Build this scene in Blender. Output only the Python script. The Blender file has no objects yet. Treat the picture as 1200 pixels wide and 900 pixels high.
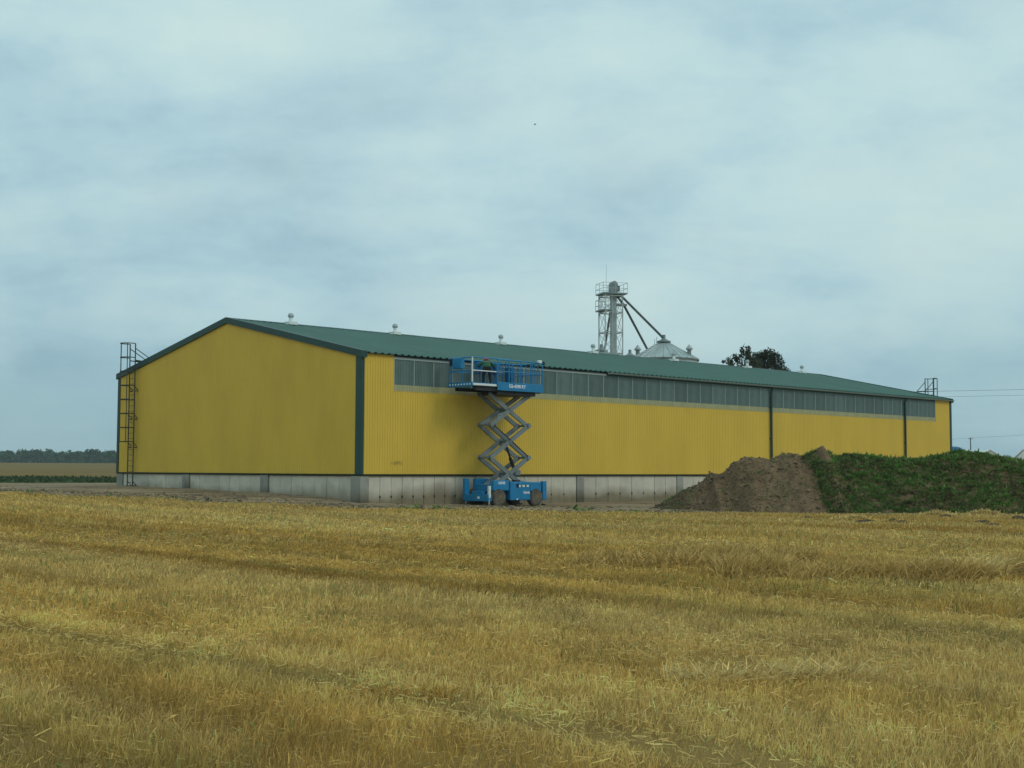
import bpy, bmesh, math, random
import numpy as np
from mathutils import Vector, Matrix

sc = bpy.context.scene
C = sc.collection
rnd = random.Random(7)
rng = np.random.default_rng(7)

# ------------------------------------------------------------------ camera
CH = 1.52
PITCH, ROLL = math.radians(3.64876), math.radians(0.23269)
cam = bpy.data.objects.new('camera', bpy.data.cameras.new('camera'))
C.objects.link(cam)
cam.data.sensor_width = 36.0
cam.data.lens = 36.0 * 1569.05 / 1200.0
cam.data.clip_start = 0.1
cam.data.clip_end = 20000.0
_f = Vector((0, math.cos(PITCH), math.sin(PITCH)))
_u = Vector((0, -math.sin(PITCH), math.cos(PITCH)))
_r = Vector((1, 0, 0))
_r2 = _r * math.cos(ROLL) + _u * math.sin(ROLL)
_u2 = -_r * math.sin(ROLL) + _u * math.cos(ROLL)
_m = Matrix((_r2, _u2, -_f)).transposed().to_4x4()
_m.translation = Vector((0, 0, CH))
cam.matrix_world = _m
sc.camera = cam
sc.render.filter_size = 1.7

# ------------------------------------------------------------------ world, sun
SUN_EL, SUN_AZ = math.radians(42), math.radians(25)      # azimuth: degrees south of +X
sdir = Vector((math.cos(SUN_AZ) * math.cos(SUN_EL), -math.sin(SUN_AZ) * math.cos(SUN_EL), math.sin(SUN_EL)))
world = bpy.data.worlds.new('World')
sc.world = world
world.use_nodes = True
wn = world.node_tree.nodes
wl = world.node_tree.links
wn.clear()


def wnode(t, **k):
    n = wn.new(t)
    for a, b in k.items():
        setattr(n, a, b)
    return n


def wmath(op, a, b=None, c=None):
    n = wnode('ShaderNodeMath', operation=op)
    for i, v in enumerate((a, b, c)):
        if v is None:
            continue
        if isinstance(v, (int, float)):
            n.inputs[i].default_value = v
        else:
            wl.new(v, n.inputs[i])
    return n.outputs[0]


sky = wnode('ShaderNodeTexSky', sky_type='NISHITA', sun_disc=False)
sky.sun_elevation = SUN_EL
sky.sun_rotation = math.radians(90) + SUN_AZ
sky.air_density, sky.dust_density, sky.ozone_density = 1.0, 2.0, 1.0
tc = wnode('ShaderNodeTexCoord')
sep = wnode('ShaderNodeSeparateXYZ')
wl.new(tc.outputs['Generated'], sep.inputs[0])
zc = wmath('MAXIMUM', sep.outputs['Z'], 0.0)
den = wmath('ADD', zc, 0.27)
cmb = wnode('ShaderNodeCombineXYZ')
wl.new(wmath('DIVIDE', sep.outputs['X'], den), cmb.inputs[0])
wl.new(wmath('DIVIDE', sep.outputs['Y'], den), cmb.inputs[1])


def wnoise(scale, det, rough, off, dist=0.0, st=(1, 1, 1)):
    mp = wnode('ShaderNodeMapping')
    mp.inputs['Location'].default_value = off
    mp.inputs['Scale'].default_value = st
    wl.new(cmb.outputs[0], mp.inputs[0])
    n = wnode('ShaderNodeTexNoise')
    n.inputs['Scale'].default_value = scale
    n.inputs['Detail'].default_value = det
    n.inputs['Roughness'].default_value = rough
    n.inputs['Distortion'].default_value = dist
    wl.new(mp.outputs[0], n.inputs['Vector'])
    return n.outputs['Fac']


def wramp(fac, stops):
    n = wnode('ShaderNodeValToRGB')
    cr = n.color_ramp
    while len(cr.elements) < len(stops):
        cr.elements.new(0.5)
    for e, (p, c) in zip(cr.elements, stops):
        e.position = p
        e.color = (c, c, c, 1) if isinstance(c, (int, float)) else (*c, 1)
    wl.new(fac, n.inputs[0])
    return n.outputs[0]


def wmix(fac, a, b, mode='MIX'):
    n = wnode('ShaderNodeMix', data_type='RGBA', blend_type=mode)
    if isinstance(fac, (int, float)):
        n.inputs[0].default_value = fac
    else:
        wl.new(fac, n.inputs[0])
    for i, v in ((6, a), (7, b)):
        if isinstance(v, tuple):
            n.inputs[i].default_value = (*v, 1)
        else:
            wl.new(v, n.inputs[i])
    return n.outputs[2]


# thick layer of cloud with paler and greyer folds, thinner low down where blue air shows
n1 = wnoise(1.15, 7, 0.52, (18.3, 22.9, 0), 0.25, (0.8, 1.0, 1))
n2 = wnoise(2.7, 9, 0.64, (31.11, 29.77, 0), 0.3, (0.7, 1.0, 1))
n3 = wnoise(0.55, 3, 0.5, (22.9, 18.3, 0), 0.1)
mm = wnode('ShaderNodeMapping')
mm.inputs['Scale'].default_value = (1.0, 1.0, 1.7)
mm.inputs['Location'].default_value = (2.3, 0.7, 0.1)
wl.new(tc.outputs['Generated'], mm.inputs[0])
n4 = wnode('ShaderNodeTexNoise')
n4.inputs['Scale'].default_value = 6.5
n4.inputs['Detail'].default_value = 9
n4.inputs['Roughness'].default_value = 0.6
wl.new(mm.outputs[0], n4.inputs['Vector'])
fold = wmath('ADD', wmath('ADD', wmath('MULTIPLY', n1, 0.40), wmath('MULTIPLY', n2, 0.28)), wmath('MULTIPLY', n4.outputs['Fac'], 0.32))
cloud = wramp(fold, [(0.37, (3.3, 5.1, 6.0)), (0.45, (4.35, 6.3, 7.0)), (0.52, (5.3, 7.25, 7.5)), (0.61, (6.1, 7.8, 7.7))])
thin = wramp(n3, [(0.40, 0.0), (0.62, 1.0)])
low = wramp(zc, [(0.0, 1.0), (0.06, 0.8), (0.14, 0.35), (0.24, 0.12), (0.5, 0.06)])
gap = wmath('MULTIPLY', low, wmath('ADD', wmath('MULTIPLY', thin, 0.45), 0.5))
blue = wmix(0.92, sky.outputs[0], (2.6, 4.4, 5.1))
col = wmix(gap, cloud, blue)
# small pale puffs low down in the blue air
pm = wnode('ShaderNodeMapping')
pm.inputs['Scale'].default_value = (1.0, 1.0, 1.9)
pm.inputs['Location'].default_value = (0.6, 0.0, 0.3)
wl.new(tc.outputs['Generated'], pm.inputs[0])
pn = wnode('ShaderNodeTexNoise')
pn.inputs['Scale'].default_value = 7.0
pn.inputs['Detail'].default_value = 7
pn.inputs['Roughness'].default_value = 0.55
wl.new(pm.outputs[0], pn.inputs['Vector'])
puff = wmath('MULTIPLY', wramp(pn.outputs['Fac'], [(0.50, 0.0), (0.68, 1.0)]), wramp(zc, [(0.02, 0.0), (0.07, 0.62), (0.13, 0.5), (0.3, 0.22)]))
col = wmix(puff, col, (5.2, 6.7, 6.9))
bg = wnode('ShaderNodeBackground')
bg.inputs['Strength'].default_value = 0.10
wl.new(col, bg.inputs['Color'])
wo = wnode('ShaderNodeOutputWorld')
wl.new(bg.outputs[0], wo.inputs['Surface'])

sl = bpy.data.lights.new('sun', 'SUN')
sl.energy = 0.72
sl.angle = math.radians(20)
sl.color = (1.0, 0.95, 0.86)
sun = bpy.data.objects.new('sun', sl)
C.objects.link(sun)
sun.rotation_euler = sdir.to_track_quat('Z', 'Y').to_euler()

sc.view_settings.view_transform = 'Standard'
sc.view_settings.look = 'None'
sc.view_settings.exposure = 0.0
sc.view_settings.gamma = 1.0
sc.view_settings.use_curve_mapping = False


# ------------------------------------------------------------------ materials
def mat(name, col, rough=0.6, spec=0.3, metal=0.0, var=0.0, vscale=3.0, bump=0.0, bscale=20.0, col2=None,
        detail=5, stretch=(1, 1, 1), lo=0.35, hi=0.65, bdist=0.02):
    m = bpy.data.materials.new(name)
    m.use_nodes = True
    nt = m.node_tree
    b = nt.nodes['Principled BSDF']
    b.inputs['Roughness'].default_value = rough
    b.inputs['Specular IOR Level'].default_value = spec
    b.inputs['Metallic'].default_value = metal
    b.inputs['Base Color'].default_value = (*col, 1)
    tcn = nt.nodes.new('ShaderNodeTexCoord')
    mp = nt.nodes.new('ShaderNodeMapping')
    mp.inputs['Scale'].default_value = stretch
    nt.links.new(tcn.outputs['Object'], mp.inputs[0])
    if var or col2:
        if col2 is None:
            col2 = tuple(c * (1 - var) for c in col)
            col = tuple(min(1, c * (1 + var * 0.5)) for c in col)
        n = nt.nodes.new('ShaderNodeTexNoise')
        n.inputs['Scale'].default_value = vscale
        n.inputs['Detail'].default_value = detail
        n.inputs['Roughness'].default_value = 0.6
        nt.links.new(mp.outputs[0], n.inputs['Vector'])
        r = nt.nodes.new('ShaderNodeValToRGB')
        r.color_ramp.elements[0].position = lo
        r.color_ramp.elements[1].position = hi
        r.color_ramp.elements[0].color = (*col, 1)
        r.color_ramp.elements[1].color = (*col2, 1)
        nt.links.new(n.outputs['Fac'], r.inputs[0])
        nt.links.new(r.outputs[0], b.inputs['Base Color'])
    if bump:
        n = nt.nodes.new('ShaderNodeTexNoise')
        n.inputs['Scale'].default_value = bscale
        n.inputs['Detail'].default_value = 6
        nt.links.new(mp.outputs[0], n.inputs['Vector'])
        bp = nt.nodes.new('ShaderNodeBump')
        bp.inputs['Strength'].default_value = bump
        bp.inputs['Distance'].default_value = bdist
        nt.links.new(n.outputs['Fac'], bp.inputs['Height'])
        nt.links.new(bp.outputs[0], b.inputs['Normal'])
    return m


def tint_mat(name, rough=0.75, spec=0.15, trans=0.0):
    m = bpy.data.materials.new(name)
    m.use_nodes = True
    nt = m.node_tree
    b = nt.nodes['Principled BSDF']
    b.inputs['Roughness'].default_value = rough
    b.inputs['Specular IOR Level'].default_value = spec
    a = nt.nodes.new('ShaderNodeAttribute')
    a.attribute_name = 'tint'
    nt.links.new(a.outputs['Color'], b.inputs['Base Color'])
    if trans:
        t = nt.nodes.new('ShaderNodeBsdfTranslucent')
        nt.links.new(a.outputs['Color'], t.inputs['Color'])
        mx = nt.nodes.new('ShaderNodeMixShader')
        mx.inputs[0].default_value = trans
        nt.links.new(b.outputs[0], mx.inputs[1])
        nt.links.new(t.outputs[0], mx.inputs[2])
        nt.links.new(mx.outputs[0], nt.nodes['Material Output'].inputs['Surface'])
    return m


M = {}
M['yellow'] = mat('yellow_sheet', (0.725, 0.48, 0.062), 0.5, 0.35, var=0.07, vscale=0.6, stretch=(1, 1, 0.4))
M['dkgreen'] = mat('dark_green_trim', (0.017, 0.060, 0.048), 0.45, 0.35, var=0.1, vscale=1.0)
M['drip'] = mat('drip_trim_shadow', (0.020, 0.026, 0.012), 0.6, 0.2)  # near-black: shadow line at the cladding foot put into the trim colour
M['roof'] = mat('green_roof_sheet', (0.062, 0.155, 0.118), 0.5, 0.3, var=0.12, vscale=0.8, stretch=(1, 0.25, 1))
M['pane'] = mat('translucent_pane', (0.14, 0.20, 0.185), 0.4, 0.35, var=0.25, vscale=1.2, stretch=(1, 1, 0.5))
M['lip'] = mat('pale_sheet_lip', (0.40, 0.385, 0.215), 0.5, 0.3, var=0.12, vscale=2)
M['mullion'] = mat('pale_mullion', (0.23, 0.30, 0.28), 0.5, 0.3)
M['rail'] = mat('pale_head_rail', (0.36, 0.42, 0.40), 0.5, 0.3)
M['gutter'] = mat('gutter_metal', (0.19, 0.245, 0.22), 0.45, 0.4)
M['zinc'] = mat('galvanised', (0.42, 0.47, 0.47), 0.45, 0.4, 0.35, var=0.15, vscale=1.5)
M['zincd'] = mat('galvanised_dark', (0.22, 0.27, 0.27), 0.5, 0.4, 0.3, var=0.2, vscale=1.5)
M['spout'] = mat('spout_steel', (0.125, 0.155, 0.158), 0.5, 0.4, 0.3, var=0.2, vscale=1)
M['silo'] = mat('silo_roof_steel', (0.42, 0.48, 0.47), 0.42, 0.4, 0.4, var=0.15, vscale=0.8)
M['ladder'] = mat('ladder_steel', (0.055, 0.062, 0.053), 0.6, 0.3)
M['white'] = mat('white_metal', (0.75, 0.78, 0.76), 0.4, 0.4)
M['blue'] = mat('blue_paint', (0.011, 0.20, 0.42), 0.42, 0.4, var=0.15, vscale=2.5)
M['blued'] = mat('blue_paint_worn', (0.010, 0.135, 0.29), 0.5, 0.35, var=0.25, vscale=3)
M['grey'] = mat('grey_arm_paint', (0.19, 0.22, 0.22), 0.5, 0.35, var=0.2, vscale=2)
M['darksteel'] = mat('dark_steel', (0.03, 0.032, 0.035), 0.55, 0.35, var=0.2)
M['tyre'] = mat('tyre_rubber', (0.085, 0.075, 0.06), 0.85, 0.15, col2=(0.19, 0.155, 0.11), vscale=4)
M['rim'] = mat('wheel_rim', (0.27, 0.24, 0.18), 0.7, 0.2, var=0.3, vscale=8)
M['decal'] = mat('white_decal', (0.85, 0.87, 0.87), 0.5, 0.3)
M['decaly'] = mat('yellow_decal', (0.75, 0.62, 0.10), 0.5, 0.3)
M['black'] = mat('black_panel', (0.012, 0.013, 0.014), 0.5, 0.3)
M['jacket'] = mat('green_jacket', (0.04, 0.125, 0.07), 0.85, 0.1, var=0.25, vscale=6)
M['trousers'] = mat('dark_trousers', (0.028, 0.03, 0.03), 0.9, 0.1, var=0.2, vscale=6)
M['skin'] = mat('skin', (0.45, 0.26, 0.18), 0.6, 0.3)
M['helmet'] = mat('red_helmet', (0.62, 0.16, 0.16), 0.4, 0.4)
M['boot'] = mat('boot_leather', (0.04, 0.03, 0.025), 0.7, 0.2)
M['hair'] = mat('hair', (0.05, 0.035, 0.02), 0.8, 0.2)
M['bark'] = mat('bark', (0.085, 0.068, 0.05), 0.9, 0.1, var=0.3, vscale=5)
M['wood'] = mat('pole_wood', (0.11, 0.10, 0.085), 0.85, 0.1, var=0.2, vscale=3)
M['wire'] = mat('wire', (0.20, 0.25, 0.26), 0.6, 0.3)
M['farwall'] = mat('white_render', (0.78, 0.78, 0.74), 0.7, 0.2, var=0.06)
M['farroof'] = mat('pale_roof', (0.72, 0.74, 0.73), 0.6, 0.2, var=0.1)
M['farglass'] = mat('dark_glass', (0.03, 0.04, 0.05), 0.15, 0.5)
M['tarp'] = mat('blue_tarpaulin', (0.012, 0.11, 0.24), 0.6, 0.3, var=0.2, vscale=1.5)
M['bird'] = mat('bird_feathers', (0.03, 0.03, 0.032), 0.8, 0.1)
M['tint'] = tint_mat('straw_stems', 0.7, 0.2, 0.28)
M['leaf'] = tint_mat('leaves', 0.6, 0.25, 0.32)
M['farleaf'] = tint_mat('far_leaves', 0.8, 0.1, 0.0)
M['clod'] = mat('dark_clod', (0.115, 0.082, 0.048), 0.95, 0.05, var=0.3, vscale=6, bump=0.5, bscale=10)

# cladding of the long wall: one brown smear low down near the corner
def wall_yellow():
    m = M['yellow'].copy()
    m.name = 'yellow_sheet_smeared'
    nt = m.node_tree
    b = nt.nodes['Principled BSDF']
    src = b.inputs['Base Color'].links[0].from_socket
    tcn = nt.nodes.new('ShaderNodeTexCoord')
    sp = nt.nodes.new('ShaderNodeSeparateXYZ')
    nt.links.new(tcn.outputs['Object'], sp.inputs[0])

    def mth(op, a, b_=None):
        n = nt.nodes.new('ShaderNodeMath')
        n.operation = op
        for i, v in enumerate((a, b_)):
            if v is None:
                continue
            if isinstance(v, (int, float)):
                n.inputs[i].default_value = v
            else:
                nt.links.new(v, n.inputs[i])
        return n.outputs[0]
    dx = mth('DIVIDE', mth('SUBTRACT', sp.outputs[0], 1.85), 0.42)
    dz = mth('DIVIDE', mth('SUBTRACT', sp.outputs[2], 1.78), 0.13)
    d = mth('SQRT', mth('ADD', mth('MULTIPLY', dx, dx), mth('MULTIPLY', dz, dz)))
    n = nt.nodes.new('ShaderNodeTexNoise')
    n.inputs['Scale'].default_value = 5
    nt.links.new(tcn.outputs['Object'], n.inputs['Vector'])
    d = mth('ADD', d, mth('MULTIPLY', mth('SUBTRACT', n.outputs['Fac'], 0.5), 1.6))
    r = nt.nodes.new('ShaderNodeValToRGB')
    r.color_ramp.elements[0].position = 0.3
    r.color_ramp.elements[0].color = (0.6, 0.6, 0.6, 1)
    r.color_ramp.elements[1].position = 1.0
    r.color_ramp.elements[1].color = (0, 0, 0, 1)
    nt.links.new(d, r.inputs[0])
    mx = nt.nodes.new('ShaderNodeMix')
    mx.data_type = 'RGBA'
    nt.links.new(r.outputs[0], mx.inputs[0])
    nt.links.new(src, mx.inputs[6])
    mx.inputs[7].default_value = (0.16, 0.10, 0.035, 1)
    nt.links.new(mx.outputs[2], b.inputs['Base Color'])
    return m


M['yellow2'] = wall_yellow()


def vary(m, amt):
    nt = m.node_tree
    b = nt.nodes['Principled BSDF']
    src = b.inputs['Base Color'].links[0].from_socket
    oi = nt.nodes.new('ShaderNodeObjectInfo')
    ma = nt.nodes.new('ShaderNodeMath')
    ma.operation = 'MULTIPLY_ADD'
    nt.links.new(oi.outputs['Random'], ma.inputs[0])
    ma.inputs[1].default_value = amt * 2
    ma.inputs[2].default_value = 1 - amt
    mx = nt.nodes.new('ShaderNodeMix')
    mx.data_type = 'RGBA'
    mx.blend_type = 'MULTIPLY'
    mx.inputs[0].default_value = 1.0
    nt.links.new(src, mx.inputs[6])
    nt.links.new(ma.outputs[0], mx.inputs[7])
    nt.links.new(mx.outputs[2], b.inputs['Base Color'])


vary(M['pane'], 0.13)


def concrete(name, base, dark, seedoff):
    m = bpy.data.materials.new(name)
    m.use_nodes = True
    nt = m.node_tree
    b = nt.nodes['Principled BSDF']
    b.inputs['Roughness'].default_value = 0.85
    b.inputs['Specular IOR Level'].default_value = 0.2
    tcn = nt.nodes.new('ShaderNodeTexCoord')
    oi = nt.nodes.new('ShaderNodeObjectInfo')
    mp = nt.nodes.new('ShaderNodeMapping')
    mp.inputs['Location'].default_value = (seedoff, 0, 0)
    mp.inputs['Scale'].default_value = (1, 1, 0.7)
    nt.links.new(tcn.outputs['Object'], mp.inputs[0])
    n = nt.nodes.new('ShaderNodeTexNoise')
    n.inputs['Scale'].default_value = 2.2
    n.inputs['Detail'].default_value = 7
    n.inputs['Roughness'].default_value = 0.65
    nt.links.new(mp.outputs[0], n.inputs['Vector'])
    r = nt.nodes.new('ShaderNodeValToRGB')
    r.color_ramp.elements[0].position = 0.32
    r.color_ramp.elements[0].color = (*dark, 1)
    r.color_ramp.elements[1].position = 0.62
    r.color_ramp.elements[1].color = (*base, 1)
    nt.links.new(n.outputs['Fac'], r.inputs[0])
    # mud splashed up from the yard, its edge broken
    sp = nt.nodes.new('ShaderNodeSeparateXYZ')
    nt.links.new(tcn.outputs['Object'], sp.inputs[0])
    n2 = nt.nodes.new('ShaderNodeTexNoise')
    n2.inputs['Scale'].default_value = 0.35
    n2.inputs['Detail'].default_value = 5
    nt.links.new(tcn.outputs['Object'], n2.inputs['Vector'])
    ad = nt.nodes.new('ShaderNodeMath')
    ad.operation = 'MULTIPLY_ADD'
    nt.links.new(n2.outputs['Fac'], ad.inputs[0])
    ad.inputs[1].default_value = -1.5
    nt.links.new(sp.outputs[2], ad.inputs[2])
    r2 = nt.nodes.new('ShaderNodeValToRGB')
    r2.color_ramp.elements[0].position = 0.0
    r2.color_ramp.elements[0].color = (0.40, 0.36, 0.28, 1)
    r2.color_ramp.elements[1].position = 0.62
    r2.color_ramp.elements[1].color = (1, 1, 1, 1)
    sh = nt.nodes.new('ShaderNodeMath')
    sh.operation = 'ADD'
    sh.inputs[1].default_value = 0.62
    nt.links.new(ad.outputs[0], sh.inputs[0])
    nt.links.new(sh.outputs[0], r2.inputs[0])
    mx = nt.nodes.new('ShaderNodeMix')
    mx.data_type = 'RGBA'
    mx.blend_type = 'MULTIPLY'
    mx.inputs[0].default_value = 1.0
    nt.links.new(r.outputs[0], mx.inputs[6])
    nt.links.new(r2.outputs[0], mx.inputs[7])
    # each panel was cast on its own: a slightly different tone
    hm = nt.nodes.new('ShaderNodeMath')
    hm.operation = 'MULTIPLY_ADD'
    nt.links.new(oi.outputs['Random'], hm.inputs[0])
    hm.inputs[1].default_value = 0.18
    hm.inputs[2].default_value = 0.86
    mx2 = nt.nodes.new('ShaderNodeMix')
    mx2.data_type = 'RGBA'
    mx2.blend_type = 'MULTIPLY'
    mx2.inputs[0].default_value = 1.0
    nt.links.new(mx.outputs[2], mx2.inputs[6])
    nt.links.new(hm.outputs[0], mx2.inputs[7])
    nt.links.new(mx2.outputs[2], b.inputs['Base Color'])
    return m


M['conc'] = concrete('concrete_pale', (0.66, 0.60, 0.49), (0.55, 0.50, 0.41), 0)
M['concp'] = concrete('concrete_pillar', (0.36, 0.35, 0.30), (0.27, 0.26, 0.225), 5)


def ground_mat(name, cols, scale, stretch, rot, fine=30, bump=0.6):
    m = bpy.data.materials.new(name)
    m.use_nodes = True
    nt = m.node_tree
    b = nt.nodes['Principled BSDF']
    b.inputs['Roughness'].default_value = 0.95
    b.inputs['Specular IOR Level'].default_value = 0.05
    tcn = nt.nodes.new('ShaderNodeTexCoord')
    mp = nt.nodes.new('ShaderNodeMapping')
    mp.inputs['Rotation'].default_value = (0, 0, rot)
    mp2 = nt.nodes.new('ShaderNodeMapping')
    mp2.inputs['Scale'].default_value = stretch
    nt.links.new(tcn.outputs['Object'], mp.inputs[0])
    nt.links.new(mp.outputs[0], mp2.inputs[0])
    n = nt.nodes.new('ShaderNodeTexNoise')
    n.inputs['Scale'].default_value = scale
    n.inputs['Detail'].default_value = 8
    n.inputs['Roughness'].default_value = 0.68
    nt.links.new(mp2.outputs[0], n.inputs['Vector'])
    n2 = nt.nodes.new('ShaderNodeTexNoise')
    n2.inputs['Scale'].default_value = fine
    n2.inputs['Detail'].default_value = 6
    n2.inputs['Roughness'].default_value = 0.75
    nt.links.new(tcn.outputs['Object'], n2.inputs['Vector'])
    mix = nt.nodes.new('ShaderNodeMath')
    mix.operation = 'MULTIPLY_ADD'
    nt.links.new(n2.outputs['Fac'], mix.inputs[0])
    mix.inputs[1].default_value = 0.45
    h = nt.nodes.new('ShaderNodeMath')
    h.operation = 'MULTIPLY'
    h.inputs[1].default_value = 0.55
    nt.links.new(n.outputs['Fac'], h.inputs[0])
    nt.links.new(h.outputs[0], mix.inputs[2])
    r = nt.nodes.new('ShaderNodeValToRGB')
    cr = r.color_ramp
    while len(cr.elements) < len(cols):
        cr.elements.new(0.5)
    for i, (e, c) in enumerate(zip(cr.elements, cols)):
        e.position = 0.36 + 0.28 * i / (len(cols) - 1)
        e.color = (*c, 1)
    nt.links.new(mix.outputs[0], r.inputs[0])
    nt.links.new(r.outputs[0], b.inputs['Base Color'])
    bp = nt.nodes.new('ShaderNodeBump')
    bp.inputs['Strength'].default_value = bump
    bp.inputs['Distance'].default_value = 0.05
    nt.links.new(n2.outputs['Fac'], bp.inputs['Height'])
    nt.links.new(bp.outputs[0], b.inputs['Normal'])
    return m


YAW = math.radians(44.56268)
M['field'] = ground_mat('stubble_ground', [(0.21, 0.130, 0.042), (0.31, 0.205, 0.068), (0.42, 0.295, 0.110)], 0.35, (1, 0.25, 1), -YAW, 25)
M['dirt'] = ground_mat('yard_dirt', [(0.12, 0.080, 0.048), (0.27, 0.198, 0.124), (0.42, 0.325, 0.21)], 0.5, (0.5, 1.3, 1), 0, 5, 1.0)
M['ripe'] = ground_mat('ripe_field', [(0.13, 0.085, 0.026), (0.185, 0.125, 0.040), (0.23, 0.16, 0.056)], 0.03, (0.3, 1, 1), 0, 2)
M['cropsoil'] = ground_mat('crop_soil', [(0.03, 0.05, 0.02), (0.05, 0.08, 0.028), (0.07, 0.09, 0.035)], 0.2, (1, 1, 1), 0, 3)
M['soil'] = ground_mat('heap_soil', [(0.090, 0.060, 0.034), (0.17, 0.112, 0.064), (0.25, 0.170, 0.098)], 0.7, (1, 1, 1), 0, 5, 1.0)


# ------------------------------------------------------------------ helpers
def tag(o, label=None, cat=None, group=None, kind=None):
    if label:
        o['label'] = label
    if cat:
        o['category'] = cat
    if group:
        o['group'] = group
    if kind:
        o['kind'] = kind
    return o


def empty(name, loc=(0, 0, 0), rz=0.0, parent=None):
    o = bpy.data.objects.new(name, None)
    o.location = loc
    o.rotation_euler = (0, 0, rz)
    o.parent = parent
    C.objects.link(o)
    return o


class MB:
    def __init__(s):
        s.v, s.f = [], []

    def add(s, vs, fs):
        o = len(s.v)
        s.v += [tuple(v) for v in vs]
        s.f += [tuple(i + o for i in f) for f in fs]
        return s

    def box(s, a, b):
        (x0, y0, z0), (x1, y1, z1) = a, b
        return s.add([(x0, y0, z0), (x1, y0, z0), (x1, y1, z0), (x0, y1, z0), (x0, y0, z1), (x1, y0, z1), (x1, y1, z1), (x0, y1, z1)],
                     [(0, 3, 2, 1), (4, 5, 6, 7), (0, 1, 5, 4), (1, 2, 6, 5), (2, 3, 7, 6), (3, 0, 4, 7)])

    def bev(s, a, b, c=0.02):
        """box with chamfered upright and level edges"""
        bm = bmesh.new()
        bmesh.ops.create_cube(bm, size=1)
        for v in bm.verts:
            v.co = Vector(((a[0] + b[0]) / 2 + v.co.x * (b[0] - a[0]), (a[1] + b[1]) / 2 + v.co.y * (b[1] - a[1]), (a[2] + b[2]) / 2 + v.co.z * (b[2] - a[2])))
        bmesh.ops.bevel(bm, geom=bm.edges[:], offset=c, segments=2, affect='EDGES', profile=0.5)
        bm.verts.index_update()
        s.add([v.co[:] for v in bm.verts], [[v.index for v in f.verts] for f in bm.faces])
        bm.free()
        return s

    def bar(s, a, b, w, h=None, up=(0, 0, 1)):
        h = h or w
        a, b = Vector(a), Vector(b)
        d = (b - a).normalized()
        u = Vector(up)
        if abs(d.dot(u)) > 0.99:
            u = Vector((1, 0, 0))
        x = d.cross(u).normalized() * w / 2
        y = x.cross(d).normalized() * h / 2
        vs = [p + i * x + j * y for p in (a, b) for i, j in ((-1, -1), (1, -1), (1, 1), (-1, 1))]
        return s.add(vs, [(0, 1, 2, 3), (7, 6, 5, 4), (0, 4, 5, 1), (1, 5, 6, 2), (2, 6, 7, 3), (3, 7, 4, 0)])

    def tube(s, pts, r, n=8, cap=True):
        pts = [Vector(p) for p in pts]
        rs = r if isinstance(r, (list, tuple)) else [r] * len(pts)
        o = len(s.v)
        prev = None
        for i, p in enumerate(pts):
            d = (pts[min(i + 1, len(pts) - 1)] - pts[max(i - 1, 0)]).normalized()
            u = prev if prev else (Vector((0, 0, 1)) if abs(d.z) < 0.95 else Vector((1, 0, 0)))
            x = d.cross(u).normalized()
            y = x.cross(d).normalized()
            prev = y
            for k in range(n):
                t = 2 * math.pi * k / n
                s.v.append(tuple(p + x * math.cos(t) * rs[i] + y * math.sin(t) * rs[i]))
        for i in range(len(pts) - 1):
            for k in range(n):
                a, b = o + i * n + k, o + i * n + (k + 1) % n
                s.f.append((a, b, b + n, a + n))
        if cap:
            s.f.append(tuple(o + k for k in reversed(range(n))))
            s.f.append(tuple(o + (len(pts) - 1) * n + k for k in range(n)))
        return s

    def lathe(s, prof, n=16, c=(0, 0, 0), axis='z', cap=True):
        """profile of (r, h) turned about an axis"""
        o = len(s.v)
        for r, h in prof:
            for k in range(n):
                t = 2 * math.pi * k / n
                a, b = r * math.cos(t), r * math.sin(t)
                p = {'z': (a, b, h), 'y': (a, h, b), 'x': (h, a, b)}[axis]
                s.v.append((p[0] + c[0], p[1] + c[1], p[2] + c[2]))
        for i in range(len(prof) - 1):
            for k in range(n):
                a, b = o + i * n + k, o + i * n + (k + 1) % n
                s.f.append((a, b, b + n, a + n))
        if cap:
            s.f.append(tuple(o + k for k in reversed(range(n))))
            s.f.append(tuple(o + (len(prof) - 1) * n + k for k in range(n)))
        return s

    def mesh(s, name, m):
        me = bpy.data.meshes.new(name)
        me.from_pydata(s.v, [], s.f)
        bm = bmesh.new()
        bm.from_mesh(me)
        bmesh.ops.recalc_face_normals(bm, faces=bm.faces[:])
        bm.to_mesh(me)
        bm.free()
        me.materials.append(M[m] if isinstance(m, str) else m)
        return me

    def build(s, name, m, parent=None, smooth=False):
        me = s.mesh(name, m)
        if smooth:
            me.shade_smooth()
        o = bpy.data.objects.new(name, me)
        o.parent = parent
        C.objects.link(o)
        return o


def share(o, name, parent, loc=(0, 0, 0), rot=None):
    c = bpy.data.objects.new(name, o.data)
    c.parent = parent
    c.location = loc
    if rot:
        c.rotation_euler = rot
    C.objects.link(c)
    return c


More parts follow.
